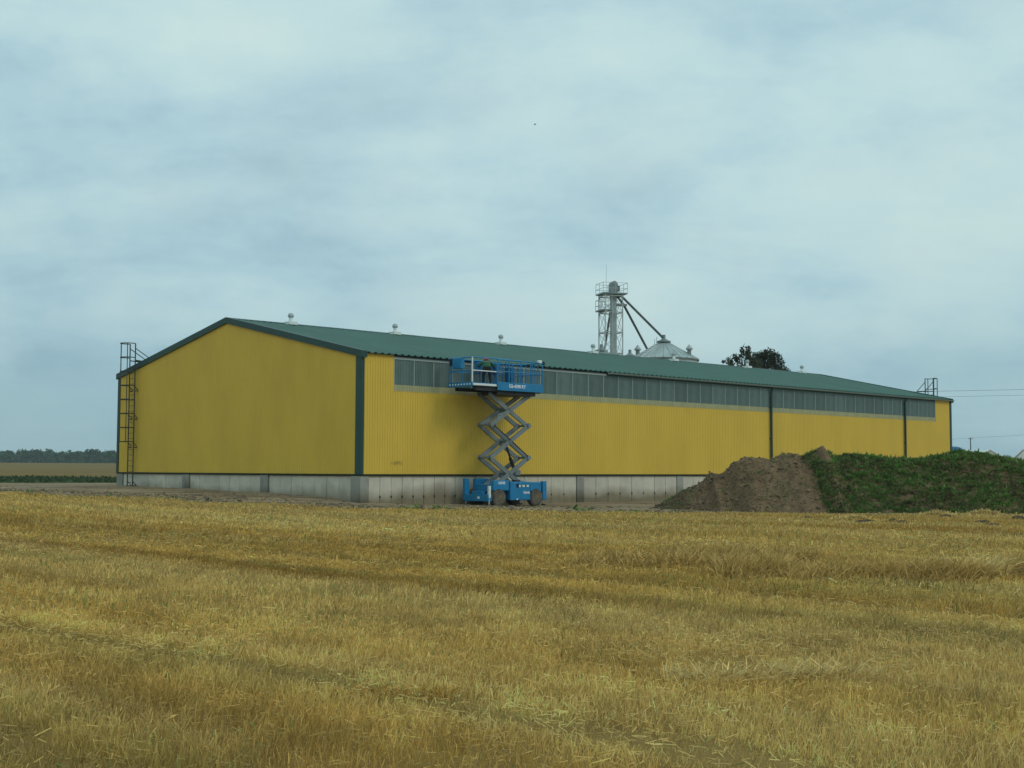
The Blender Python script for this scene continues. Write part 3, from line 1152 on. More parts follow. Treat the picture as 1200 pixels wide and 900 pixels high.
# platform: main deck, roll-out deck to the left, rails
PX0, PXM, PX1 = -2.77, -1.27, 1.68
PY0, PY1 = -0.73, 0.87
ZD = 5.55
mb = MB()
mb.bev((PXM + 0.15, PY0 + 0.12, 5.06), (PX1 - 0.35, PY1 - 0.12, 5.20), 0.02)
mb.box((PXM - 1.2, PY0 + 0.1, 5.203), (PX1 - 0.02, PY0 + 0.22, 5.36))
mb.box((PXM - 1.2, PY1 - 0.22, 5.203), (PX1 - 0.02, PY1 - 0.1, 5.36))
mb.build('platform_frame', 'darksteel', lift)
mb = MB().bev((PXM, PY0, 5.365), (PX1, PY1, ZD), 0.015)
mb.build('platform_deck', 'blued', lift)
mb = MB().bev((PXM, PY0 - 0.035, 5.24), (PX1, PY0 - 0.001, 5.62), 0.012)
mb.build('side_panel', 'blue', lift)
mb = MB().bev((PXM, PY1 + 0.001, 5.24), (PX1, PY1 + 0.035, 5.62), 0.012)
mb.build('side_panel', 'blue', lift)
mb = MB().bev((PX0, PY0 + 0.05, 5.47), (PXM - 0.01, PY1 - 0.05, 5.54), 0.012)
mb.build('extension_deck', 'blued', lift)
mb = MB().bev((PX0 + 0.02, PY0 - 0.03, 5.40), (PXM - 0.05, PY0 + 0.045, 5.50), 0.015)
mb.build('toe_board', 'white', lift)
mb = MB()
mb.box((PX0 - 0.02, PY0, 5.36), (PX0, PY1, 5.56))
mb.build('toe_board', 'blue', lift)
mb = MB()
for i in range(8):
    y = PY0 + 0.12 + i * 0.19
    mb.box((PX0 - 0.026, y, 5.43), (PX0 - 0.02, y + 0.07, 5.49))
mb.build('hole_row', 'decal', lift)
text('GS-4390 RT', 0.215, ((PXM + PX1) / 2 - 0.22, PY0 - 0.037, 5.45), FR, 'decal', lift)
ZR = ZD + 1.08


def rail(name, pts, r, m='blue'):
    q = MB()
    for a, b in zip(pts[:-1], pts[1:]):
        q.tube([a, b], r, 8)
    return q.build(name, m, lift)


for y in (PY0, PY1):
    for x in (PXM + 0.03, PXM + 0.75, PXM + 1.5, PXM + 2.25, PX1 - 0.03):
        rail('rail_post', [(x, y, ZD - 0.2), (x, y, ZR)], 0.028)
    rail('top_rail', [(PXM, y, ZR), (PX1, y, ZR)], 0.03)
    rail('mid_rail', [(PXM, y, ZD + 0.55), (PX1, y, ZD + 0.55)], 0.025)
    ye = y + (0.05 if y < 0 else -0.05)
    for x in ((PX0 + 0.02,) if y < 0 else (PX0 + 0.02, PX0 + 0.75)):
        o = rail('rail_post', [(x, ye, ZD - 0.1), (x, ye, ZR + 0.03)], 0.034, 'white' if (y < 0 and x < PX0 + 0.1) else 'blue')
    rail('top_rail', [(PX0, ye, ZR + 0.03), (PXM + 0.9, ye, ZR + 0.03)], 0.028)
    rail('mid_rail', [(PX0, ye, ZD + 0.52), (PXM + 0.4, ye, ZD + 0.52)], 0.025, 'white' if y < 0 else 'blue')
for x in (PX1,):
    rail('top_rail', [(x, PY0, ZR), (x, PY1, ZR)], 0.03)
    rail('mid_rail', [(x, PY0, ZD + 0.55), (x, PY1, ZD + 0.55)], 0.025)
    rail('rail_post', [(x, 0.07, ZD), (x, 0.07, ZR)], 0.028)
    # gate bars at the right end
    for y in (-0.45, -0.2, 0.35, 0.6):
        rail('gate_bar', [(x - 0.02, y, ZD + 0.05), (x - 0.02, y, ZR - 0.02)], 0.022)
rail('top_rail', [(PX0, PY0 + 0.05, ZR + 0.03), (PX0, PY1 - 0.05, ZR + 0.03)], 0.028)
rail('mid_rail', [(PX0, PY0 + 0.05, ZD + 0.52), (PX0, PY1 - 0.05, ZD + 0.52)], 0.025)
# folded inner rails of the main deck make the right part look dense
for x in (PXM + 0.35, PXM + 1.1, PXM + 1.32, PXM + 1.85, PXM + 2.05, PXM + 2.5):
    rail('rail_post', [(x, PY1 - 0.07, ZD), (x, PY1 - 0.07, ZR - 0.03)], 0.03)
# control box on the left end rail, tool box inside, lamp and beacon
MB().bev((PX0 - 0.10, -0.06, ZD + 0.62), (PX0 + 0.12, 0.52, ZR + 0.02), 0.02).build('control_box', 'blue', lift)
MB().bev((PX0 - 0.05, 0.56, ZD + 0.78), (PX0 + 0.1, 0.78, ZR), 0.02).build('joystick_box', 'black', lift)
MB().bev((PXM + 0.02, 0.45, ZD + 0.60), (PXM + 0.55, 0.80, ZR - 0.06), 0.02).build('tool_tray', 'blue', lift)
MB().bev((PXM + 1.95, 0.35, ZD + 0.01), (PXM + 2.2, 0.78, ZD + 0.9), 0.02).build('gas_bottle_holder', 'blued', lift)
MB().bev((PXM + 1.12, 0.5, ZD + 0.55), (PXM + 1.42, 0.78, ZR - 0.05), 0.02).build('tool_tray', 'blued', lift)
MB().bev((PX1 - 0.30, PY0 - 0.05, ZR - 0.02), (PX1 - 0.08, PY0 + 0.1, ZR + 0.12), 0.03).build('work_lamp', 'white', lift)
MB().lathe([(0.07, 0), (0.09, 0.04), (0.08, 0.14), (0.02, 0.17)], 12, (PX1 + 0.08, PY0 + 0.05, ZR - 0.08)).build('beacon', 'black', lift)

# ------------------------------------------------------------------ worker on the platform
def person():
    """leaning over the wall-side rail, back to the field; local +y is where he faces, +z up"""
    bm_v, bm_e, bm_r = [], [], []

    def add(p, r, par=None):
        bm_v.append(p)
        bm_r.append(r)
        i = len(bm_v) - 1
        if par is not None:
            bm_e.append((par, i))
        return i
    pel = add((0, 0, 0.84), (0.155, 0.13))
    wst = add((0, 0.10, 0.98), (0.155, 0.12), pel)
    chs = add((0, 0.27, 1.09), (0.20, 0.15), wst)
    shd = add((0, 0.40, 1.17), (0.16, 0.115), chs)
    nk = add((0, 0.48, 1.21), (0.06, 0.06), shd)
    add((0, 0.53, 1.25), (0.055, 0.055), nk)
    for s in (-1, 1):
        hip = add((s * 0.11, 0, 0.78), (0.105, 0.105), pel)
        kn = add((s * 0.13, 0.06, 0.45), (0.07, 0.07), hip)
        an = add((s * 0.14, -0.02, 0.10), (0.05, 0.05), kn)
        add((s * 0.15, 0.05, 0.05), (0.045, 0.04), an)
        add((s * 0.165, 0.18, 0.04), (0.04, 0.033), len(bm_v) - 1)
        sh = add((s * 0.22, 0.38, 1.15), (0.08, 0.08), shd)
        el = add((s * 0.34, 0.42, 0.93), (0.058, 0.058), sh)
        wr = add((s * 0.24, 0.60, 1.08), (0.034, 0.034), el)
        pm = add((s * 0.225, 0.675, 1.10), (0.032, 0.022), wr)
        for i, (fx, fl) in enumerate(((-0.03, 0.055), (-0.01, 0.065), (0.01, 0.06), (0.03, 0.045))):
            a = add((s * 0.225 + fx, 0.725, 1.11), (0.010, 0.010), pm)
            b = add((s * 0.225 + fx * 1.15, 0.725 + fl * 0.6, 1.10), (0.009, 0.009), a)
            add((s * 0.225 + fx * 1.2, 0.725 + fl, 1.07), (0.008, 0.008), b)
        th = add((s * 0.18, 0.66, 1.085), (0.011, 0.011), pm)
        add((s * 0.165, 0.70, 1.075), (0.009, 0.009), th)
    me = bpy.data.meshes.new('person')
    me.from_pydata(bm_v, bm_e, [])
    o = bpy.data.objects.new('person', me)
    C.objects.link(o)
    md = o.modifiers.new('skin', 'SKIN')
    for i, r in enumerate(bm_r):
        sv = me.skin_vertices[0].data[i]
        sv.radius = r
        sv.use_root = (i == 0)
    md.use_smooth_shade = True
    ss = o.modifiers.new('sub', 'SUBSURF')
    ss.levels = ss.render_levels = 1
    bpy.context.view_layer.update()
    m2 = bpy.data.meshes.new_from_object(o.evaluated_get(bpy.context.evaluated_depsgraph_get()))
    bpy.data.objects.remove(o)
    # head: shaped ellipsoid with nose, brow and chin, joined to the body mesh
    bm = bmesh.new()
    bm.from_mesh(m2)
    hb = bmesh.new()
    bmesh.ops.create_uvsphere(hb, u_segments=20, v_segments=14, radius=1)
    for v in hb.verts:
        x, y, z = v.co
        v.co = Vector((x * 0.075 * (1 - 0.18 * max(0, -z)), y * 0.095 + (0.012 if z < -0.4 and y > 0 else 0), z * 0.115))
        if abs(x) < 0.22 and y > 0.85 and -0.35 < z < 0.05:
            v.co.y += 0.022
        if 0.15 < abs(x) < 0.5 and y > 0.75 and 0.05 < z < 0.25:
            v.co.y -= 0.008
        if abs(x) > 0.93 and -0.3 < z < 0.15:
            v.co.x *= 1.18
    Rm = Matrix.Rotation(math.radians(-12), 4, 'X')
    hb.transform(Matrix.Translation((0, 0.56, 1.345)) @ Rm)
    tm = bpy.data.meshes.new('t')
    hb.to_mesh(tm)
    hb.free()
    n0 = len(bm.faces)
    bm.from_mesh(tm)
    bpy.data.meshes.remove(tm)
    bm.faces.ensure_lookup_table()
    for i, f in enumerate(bm.faces):
        c = f.calc_center_median()
        if i >= n0:
            f.material_index = 2
        elif c.z < 0.09:
            f.material_index = 3
        elif c.z < 0.90 and c.y < 0.3:
            f.material_index = 1
        elif c.y > 0.60 or (c.z > 1.235):
            f.material_index = 2
        else:
            f.material_index = 0
        f.smooth = True
    m2.materials.clear()
    for k_ in ('jacket', 'trousers', 'skin', 'boot'):
        m2.materials.append(M[k_])
    bm.to_mesh(m2)
    bm.free()
    m2.name = 'person'
    p = bpy.data.objects.new('person', m2)
    C.objects.link(p)
    q = MB().lathe([(0.001, 0.125), (0.05, 0.12), (0.09, 0.09), (0.108, 0.05), (0.115, 0.0), (0.13, -0.012), (0.132, -0.02), (0.112, -0.02)], 18, cap=False)
    q.add([(-0.09, 0.09, -0.012), (0.09, 0.09, -0.012), (0.06, 0.17, -0.025), (-0.06, 0.17, -0.025)], [(0, 1, 2, 3)])
    hm = q.build('helmet', 'helmet', p, True)
    hm.location = (0, 0.555, 1.37)
    hm.rotation_euler = (math.radians(-12), 0, 0)
    eyes = MB()
    for s in (-1, 1):
        eyes.lathe([(0.001, 0.0), (0.010, 0.004), (0.011, 0.012)], 8, (s * 0.03, 0.635, 1.345), 'y')
    eyes.build('eye', 'black', p)
    MB().lathe([(0.079, -0.03), (0.082, 0.0), (0.08, 0.04)], 16, (0, 0.545, 1.345), cap=False).build('hair', 'hair', p)
    return p


man = person()
wx, wy = bw(7.28 - 1.42, -1.42 - 0.22)
man.location = (wx, wy, LZ + 5.54)
man.rotation_euler = (0, 0, math.radians(6))
man.scale = (1.12, 1.0, 0.84)
tag(man, 'worker in red helmet and green jacket leaning over inside the blue lift platform', 'person')


# ------------------------------------------------------------------ bucket elevator and silos behind the roof
def tower():
    tx, ty, h = 13.0, 130.0, 17.0
    cx = (716 - 600) / 1569.05 * 130
    root = tag(empty('elevator_tower', (cx, 130, 0.2), math.radians(16)), 'tall lattice grain elevator tower rising behind the green roof', 'grain elevator')
    a = 0.9
    legs = [(-a, -a), (a, -a), (a, a), (-a, a)]
    HT = 18.35
    for x, y in legs:
        MB().bar((x, y, 0), (x, y, HT), 0.09, 0.09).build('leg', 'zinc', root)
    lv = [0.3, 3.0, 5.6, 8.2, 10.5, 12.6, 14.65, 16.6, 18.2]
    for i, z in enumerate(lv):
        q = MB()
        for k_ in range(4):
            p, r = legs[k_], legs[(k_ + 1) % 4]
            q.bar((*p, z), (*r, z), 0.07, 0.10)
        q.build('ring_beam', 'zinc', root)
        if i < len(lv) - 1:
            for k_ in range(4):
                p, r = legs[k_], legs[(k_ + 1) % 4]
                q = MB().bar((*p, z), (*r, lv[i + 1]), 0.035, 0.035).bar((*r, z), (*p, lv[i + 1]), 0.035, 0.035)
                q.build('cross_brace', 'zinc', root)
    # elevator trunk: two casings and a rounded head
    q = MB().bev((0.02, -0.30, 0), (0.50, -0.01, 18.6), 0.03).bev((0.02, 0.03, 0), (0.50, 0.32, 18.6), 0.03)
    for z in np.arange(1.5, 18, 2.1):
        q.box((-0.01, -0.33, z), (0.53, 0.35, z + 0.06))
    q.build('trunk', 'zinc', root)
    q = MB()
    n = 14
    vs = []
    for y in (-0.35, 0.37):
        vs += [(0.63, y, 18.5), (-0.09, y, 18.5)]
        for i in range(n + 1):
            t = math.pi * i / n
            vs.append((0.27 - 0.36 * math.cos(t), y, 19.3 + 0.42 * math.sin(t)))
    m_ = n + 3
    ring = list(range(m_))
    fs = [tuple(ring), tuple(m_ + i for i in reversed(ring))]
    rr = ring + [0]
    for i, j in zip(rr[:-1], rr[1:]):
        fs.append((i, j, m_ + j, m_ + i))
    q.add(vs, fs)
    q.build('elevator_head', 'zincd', root)
    MB().bev((0.665, -0.25, 18.75), (0.86, 0.3, 19.3), 0.04).build('drive_motor', 'spout', root)
    # platforms with rails
    def deck(z, x0, x1, y0, y1, rails=True):
        MB().box((x0, y0, z), (x1, y1, z + 0.14)).build('platform', 'zincd', root)
        if not rails:
            return
        P = [(x0, y0), (x1, y0), (x1, y1), (x0, y1)]
        for k_ in range(4):
            p, r = P[k_], P[(k_ + 1) % 4]
            q = MB()
            for zz in (0.55, 1.1):
                q.tube([(*p, z + zz), (*r, z + zz)], 0.022, 6)
            for f in (0, 0.5):
                x, y = p[0] + (r[0] - p[0]) * f, p[1] + (r[1] - p[1]) * f
                q.tube([(x, y, z), (x, y, z + 1.1)], 0.022, 6)
            q.build('railing', 'zinc', root)
    deck(18.36, -1.15, 1.35, -1.05, 1.1)
    deck(16.72, -1.25, -0.2, -0.9, 0.9)
    q = MB().bev((0.53, -0.3, 17.3), (1.6, 0.2, 17.52), 0.02)
    q.build('distributor', 'zincd', root)
    # ladder up the left side
    q = MB()
    for y in (-0.55, -0.1):
        q.bar((-0.25, y - 0.5, 0), (-0.25, y - 0.5, 18.3), 0.05, 0.05)
    for z in np.arange(0.3, 18.2, 0.3):
        q.bar((-0.25, -1.05, z), (-0.25, -0.6, z), 0.025, 0.025)
    q.build('access_ladder', 'zinc', root)
    MB().tube([(-0.35, 0.3, 18.4), (-0.35, 0.3, 21.4)], 0.013, 5).build('antenna', 'zincd', root)
    iw = Matrix.Rotation(-math.radians(16), 4, 'Z') @ Matrix.Translation((-cx, -130, -0.2))

    def wp(px, py, Y):
        ax = (px - 600) / 1569.05
        hz = 550.1 + (px - 600) * 0.00406
        return iw @ Vector((ax * Y, Y, CH + (hz - py) / 1569.05 * Y))
    MB().tube([wp(728, 345.5, 130), wp(779, 397, 131.3)], 0.12, 10).build('spout', 'spout', root)
    MB().tube([wp(724, 347, 130.2), wp(731, 356, 131.5), wp(760, 411, 139)], 0.12, 10).build('spout', 'spout', root)
    MB().tube([wp(716, 362, 131), wp(709, 408, 139)], 0.11, 10).build('spout', 'spout', root)
    return root


tower()


def silo(px, Y, r, eave, apex, label, nvent=3, capr=0.45):
    x = (px - 600) / 1569.05 * Y
    z0 = H1(x, Y)
    root = tag(empty('grain_silo', (x, Y, z0)), label, 'silo', 'round steel grain silos behind the warehouse')
    q = MB()
    prof = []
    z = 0.0
    while z < eave - z0:
        prof += [(r, z), (r + 0.05, z + 0.15)]
        z += 0.3
    prof.append((r, eave - z0))
    q.lathe(prof, 40, cap=False)
    q.build('wall', 'silo', root, True)
    n = 26
    for k_ in range(n):
        t0, t1 = 2 * math.pi * k_ / n, 2 * math.pi * (k_ + 1) / n
        ro, ri = r + 0.12, capr
        zo, zi = eave - z0 - 0.03, apex - z0
        tm = (t0 + t1) / 2
        ps = []
        for t, up in ((t0, 0.10), (t0 + 0.02, 0.0), (t1 - 0.02, 0.0), (t1, 0.10)):
            u0 = up if up else 0
            ps.append((ro * math.cos(t), ro * math.sin(t), zo + u0))
            ps.append((ri * math.cos(t), ri * math.sin(t), zi + u0 * 0.4))
        MB().add(ps, [(0, 2, 3, 1), (2, 4, 5, 3), (4, 6, 7, 5)]).build('roof_panel', 'silo', root)
    MB().lathe([(r + 0.14, eave - z0 - 0.16), (r + 0.16, eave - z0 - 0.02), (r + 0.1, eave - z0)], 40, cap=False).build('eave_ring', 'zincd', root)
    c = MB().lathe([(capr + 0.22, apex - z0 - 0.02), (capr + 0.24, apex - z0 + 0.12), (capr - 0.1, apex - z0 + 0.25), (0.16, apex - z0 + 0.42), (0.16, apex - z0 + 0.75)], 20).build('cap', 'zincd', root)
    for k_ in range(nvent):
        t = math.radians((188, -28, 100, 250)[k_])
        rr = r * 0.80
        zz = eave - z0 + (apex - eave) * 0.22
        cx, cy = rr * math.cos(t), rr * math.sin(t)
        v = MB().lathe([(0.20, zz - 0.1), (0.20, zz + 0.55)], 12, (cx, cy, 0)).build('roof_vent', 'zincd', root)
        MB().lathe([(0.33, zz + 0.50), (0.35, zz + 0.62), (0.05, zz + 1.02), (0.01, zz + 1.04)], 12, (cx, cy, 0)).build('vent_hood', 'zinc', v)
    q = MB()
    for k_ in range(9):
        f = k_ / 8
        q.bar(((capr + (r - capr) * f) * math.cos(2.5) - 0.2, (capr + (r - capr) * f) * math.sin(2.5) * -1, apex - z0 + 0.15 - (apex - eave) * f),
              ((capr + (r - capr) * f) * math.cos(2.5) + 0.2, (capr + (r - capr) * f) * math.sin(2.5) * -1, apex - z0 + 0.15 - (apex - eave) * f), 0.03, 0.03)
    q.bar((-capr - 0.3, -0.4, apex - z0 - 0.1), (-capr - 0.3, -0.4, apex - z0 + 0.5), 0.04, 0.04)
    q.bar((-capr - 0.5, -0.4, apex - z0 - 0.2), (-capr - 0.5, -0.4, apex - z0 + 0.3), 0.04, 0.04)
    q.build('roof_ladder', 'zincd', root)
    return root


silo(778.5, 131.3, 3.30, 12.35, 14.05, 'grain silo with a ribbed cone roof beside the elevator tower', 2)
silo(738.5, 140.0, 3.3, 12.0, 13.35, 'grain silo whose cap just shows between tower and large cone roof', 0)
silo(705, 140.0, 3.3, 12.6, 13.9, 'grain silo whose top shows low behind the elevator tower', 1)


# ------------------------------------------------------------------ trees
def leaves(centers, radii, n, size, tints, seed, flat=0.5, zst=0.8):
    r = np.random.default_rng(seed)
    k_ = r.integers(0, len(centers), n)
    d = r.normal(size=(n, 3))
    d /= np.linalg.norm(d, axis=1)[:, None]
    rad = r.uniform(0.25, 1, n) ** 0.6
    P = centers[k_] + d * (radii[k_] * rad)[:, None] * np.array([1, 1, zst])
    a = r.normal(size=(n, 3))
    a /= np.linalg.norm(a, axis=1)[:, None]
    b = np.cross(a, r.normal(size=(n, 3)))
    b /= np.linalg.norm(b, axis=1)[:, None]
    s = size * r.uniform(0.6, 1.3, n)
    a *= s[:, None]
    b *= (s * flat)[:, None]
    Vv = np.stack([P - a, P - b * 0.9, P + a, P + b * 0.9], 1).reshape(-1, 3)
    F = np.arange(4 * n).reshape(n, 4)
    tt = np.array(tints)
    T = tt[k_ % len(tt)] * r.uniform(0.7, 1.3, (n, 1))
    return Vv, F, np.repeat(T, 4, 0)


def tree(x, y, h, cw, ch, label, tints, seed, nclump, nleaf, lsize, sparse=False, name='tree', trunk_r=0.22):
    r = random.Random(seed)
    z0 = H1(x, y)
    root = tag(empty(name, (x, y, z0)), label, 'tree')
    q = MB()
    th = h - ch * 0.35
    pts = [(0, 0, -0.3)]
    for i in range(1, 7):
        pts.append((r.uniform(-.12, .12) * i * 0.5, r.uniform(-.12, .12) * i * 0.5, th * i / 6))
    q.tube(pts, [trunk_r * (1 - 0.13 * i) for i in range(7)], 9)
    cs, rs = [], []
    for i in range(nclump):
        t = r.uniform(0, 2 * math.pi)
        u = r.uniform(-1, 1)
        prof = math.sqrt(max(0.05, 1 - u * u))
        rr = cw / 2 * prof * math.sqrt(r.uniform(0.1, 1))
        c = Vector((rr * math.cos(t), rr * math.sin(t), h - ch / 2 + u * ch / 2))
        if sparse:
            c.z += r.uniform(-0.3, 0.5)
        cs.append(c)
        rs.append(r.uniform(0.07, 0.15) * cw if not sparse else r.uniform(0.035, 0.085) * cw)
        base = Vector(pts[min(6, max(2, int((c.z - 0.25 * ch) / th * 6)))])
        mid = (base + c) / 2 + Vector((0, 0, -0.15))
        q.tube([base, mid, c], [0.07, 0.045, 0.02], 5, False)
    q.build('trunk', 'bark', root)
    Vv, F, T = leaves(np.array([c[:] for c in cs]), np.array(rs), nleaf, lsize, tints, seed, 0.5, 2.2 if sparse else 0.9)
    np_mesh('crown', Vv, F, 'leaf', T, root)
    return root


GT = [(0.030, 0.042, 0.016), (0.045, 0.058, 0.022), (0.038, 0.048, 0.022), (0.06, 0.066, 0.03)]
tree((872 - 600) / 1569.05 * 150, 150, 14.7, 5.0, 7.0, 'thin loose-crowned tree showing above the ridge, left of the denser one', GT, 11, 90, 4200, 0.15, True)
tree((896 - 600) / 1569.05 * 152, 152, 14.7, 6.2, 6.3, 'dense round dark tree showing above the green ridge', GT, 25, 110, 10000, 0.16)
tree((847 - 600) / 1569.05 * 155, 155, 14.1, 1.6, 6.0, 'narrow treetop barely showing above the ridge left of the loose tree', GT, 33, 16, 900, 0.17)

# far wood across the horizon: one mass of crowns
def far_wood(name, label, x0, x1, y, hmin, hmax, step, seed):
    r = np.random.default_rng(seed)
    cs, rs, = [], []
    x = x0
    while x < x1:
        yy = y + r.uniform(-14, 25)
        z0 = H1(x, y)
        h = r.uniform(hmin, hmax) * (0.86 + 0.28 * float(fbm(x * 0.02, 0.5, 8)))
        for k_ in range(16):
            f = r.uniform(0.0, 0.9)
            w = step * 1.9 * (1.15 - 0.6 * f)
            cs.append((x + r.uniform(-w, w), yy + r.uniform(-2, 2), z0 + h * f))
            rs.append(r.uniform(1.3, 2.6))
        x += step * r.uniform(0.6, 1.2)
    cs, rs = np.array(cs), np.array(rs)
    Vv, F, T = leaves(cs, rs, len(cs) * 22, 0.9, [(0.030, 0.092, 0.042), (0.042, 0.112, 0.048), (0.034, 0.088, 0.046), (0.056, 0.125, 0.052)], seed, 0.8)
    tag(np_mesh(name, Vv, F, 'farleaf', T), label, 'wood', kind='stuff')


far_wood('far_wood', 'low dark line of distant woodland beyond the tan field on the left', -600, -170, 900, 7.2, 9.2, 2.2, 5)

# low crop in the dark strip
def blades(name, xy, hgt, wid, lean, tint, m, label=None, cat=None, parent=None, z=None, seed=1, kind='stuff', tip=0.35, dirbias=None):
    r = np.random.default_rng(seed)
    n = len(xy)
    if z is None:
        z = np.concatenate([H(xy[i:i + 6000, 0], xy[i:i + 6000, 1]) for i in range(0, n, 6000)])
    t = r.uniform(0, 2 * math.pi, n)
    side = np.column_stack([np.cos(t), np.sin(t), np.zeros(n)]) * (wid / 2)[:, None]
    la = r.uniform(0, 2 * math.pi, n)
    ln = np.abs(r.normal(0, 1, n)) * lean
    top = np.column_stack([np.cos(la) * ln, np.sin(la) * ln, np.ones(n)])
    top /= np.linalg.norm(top, axis=1)[:, None]
    B = np.column_stack([xy, z])
    T = B + top * hgt[:, None]
    B = B - np.array([0, 0, 0.02])
    Vv = np.stack([B - side, B + side, T + side * tip, T - side * tip], 1).reshape(-1, 3)
    F = np.arange(4 * n).reshape(n, 4)
    tt = np.repeat(tint, 4, 0).reshape(n, 4, 3).copy()
    o = np_mesh(name, Vv, F, m, tt.reshape(-1, 3), parent)
    if kind:
        tag(o, label, cat, kind=kind)
    return o


n = 14000
xx = rng.uniform(-120, -8, n)
lo_, hi_ = np.interp(xx, [-170, -32, -5], [92, 85, 101]), np.interp(xx, [-200, -50, -5], [140, 134, 134])
yy = lo_ + (hi_ - lo_) * rng.uniform(0, 1, n)
tt = np.array([(0.050, 0.078, 0.030)]) * rng.uniform(0.6, 1.5, (n, 1))
blades('crop_plants', np.column_stack([xx, yy]), rng.uniform(0.15, 0.34, n), rng.uniform(0.2, 0.45, n), 1.2, tt, 'leaf', 'dark green low crop plants in the strip behind the yard', 'crop', seed=4)

# ------------------------------------------------------------------ soil heap and weedy mound
def smooth_crest(pts):
    P = np.array(pts, float)
    return lambda x: np.interp(x, P[:, 0], P[:, 1])


YC = 55.4


def mound_z(x, y, crest, halfw, seed):
    h = crest(x)
    d = np.abs(y - YC - (fbm(x * 0.35, x * 0 + 1.2, seed) - 0.5) * 1.2) / np.maximum(h * halfw, 0.05)
    prof = np.where(d < 0.25, 1 - d * d * 1.6, 0.9 * (1 - (d - 0.25) / 0.75))
    prof = np.clip(prof, 0, 1)
    lump = (fbm(x * 0.9, y * 0.9, seed + 3, 5) - 0.5) * 0.55 * prof ** 0.5 * np.minimum(1, h)
    lump = lump + (fbm(x * 4.5, y * 4.5, seed + 5, 4) - 0.5) * 0.16 * np.minimum(1, h)
    gul = (fbm(x * 2.2, y * 0.35, seed + 9, 3) - 0.5) * 0.14 * prof ** 0.7 * np.minimum(1, h)
    return h * prof + lump + gul - 0.12


soil_pts = [(5.3, 0), (5.75, 0.18), (6.6, .55), (7.35, 1.02), (8.0, 1.42), (8.25, 1.68), (8.5, 1.63), (8.8, 1.66), (9.25, 2.1), (9.6, 2.22), (10.2, 2.18), (10.8, 2.28), (11.25, 2.45), (11.7, 2.42), (12.3, 2.25), (13.2, 1.6), (14.5, 0.6), (15.5, 0)]
weed_pts = [(10.6, 0), (11.4, 1.2), (12.0, 2.25), (12.2, 2.30), (12.5, 2.56), (12.75, 2.74), (13.0, 2.52), (13.3, 2.30), (13.7, 2.38), (15, 2.28), (16.3, 2.28), (17.2, 2.34), (18.2, 2.40), (19.4, 2.34), (20.5, 2.26), (22, 2.1), (24, 2.2), (27, 2.0), (30, 1.6), (33, 0.8), (35, 0)]


def heap(name, pts, x0, x1, nx, ny, halfw, seed, m):
    cr = smooth_crest(pts)
    x = np.linspace(x0, x1, nx)
    y = np.linspace(50.2, 60.8, ny)
    X, Y = np.meshgrid(x, y)
    X, Y = X.ravel(), Y.ravel()
    Z = mound_z(X, Y, cr, halfw, seed) + H(X, Y)
    i, j = np.meshgrid(np.arange(ny - 1), np.arange(nx - 1), indexing='ij')
    q = i * nx + j
    f = np.column_stack([q.ravel(), (q + 1).ravel(), (q + nx + 1).ravel(), (q + nx).ravel()])
    hh = (Z - H(X, Y))[f].max(1)
    f = f[hh > -0.09]
    return np_mesh(name, np.column_stack([X, Y, Z]), f, m, smooth=True), cr


sh, crs = heap('soil_heap', soil_pts, 5.2, 15.6, 280, 230, 1.72, 21, 'soil')
tag(sh, 'bare brown heap of dug soil in front of the yellow wall', 'soil heap')
wm, crw = heap('weedy_mound', weed_pts, 10.4, 35.2, 220, 110, 1.62, 47, 'soil')
tag(wm, 'long earth mound grown over with green weeds at right', 'mound')

def mound_xy(n, x0, x1, cr, halfw, seed):
    r = np.random.default_rng(seed)
    x = r.uniform(x0, x1, n)
    y = YC + r.uniform(-1.08, 0.75, n) * np.maximum(cr(x) * halfw, 0.1)
    z = mound_z(x, y, cr, halfw, seed_of[id(cr)]) + H(x, y)
    return x, y, z


seed_of = {id(crs): 21, id(crw): 47}
# stones and clods rolled down the soil heap
n = 5200
x, y, z = mound_xy(n, 5.6, 14.5, crs, 1.72, 3)
okm = z - H(x, y) > -0.05
x, y, z = x[okm], y[okm], z[okm]
n = len(x)
s = rng.uniform(0.012, 0.045, n) * np.where(rng.uniform(size=n) < 0.05, 2.2, 1)
octv = np.array([(1, 0, 0), (-1, 0, 0), (0, 1, 0), (0, -1, 0), (0, 0, .7), (0, 0, -.7)])
octf = np.array([(0, 2, 4), (2, 1, 4), (1, 3, 4), (3, 0, 4), (2, 0, 5), (1, 2, 5), (3, 1, 5), (0, 3, 5)])
Vv = (octv[None] * s[:, None, None] * rng.uniform(0.6, 1.4, (n, 6, 1)) + np.column_stack([x, y, z + s * 0.3])[:, None]).reshape(-1, 3)
F = (octf[None] + (np.arange(n) * 6)[:, None, None]).reshape(-1, 3)
T = np.repeat(np.array([(0.19, 0.14, 0.09)]) * rng.uniform(0.5, 1.8, (n, 1)), 6, 0)
o = np_mesh('soil_lumps', Vv, F, 'tint', T, sh)
o['kind'] = 'stuff'

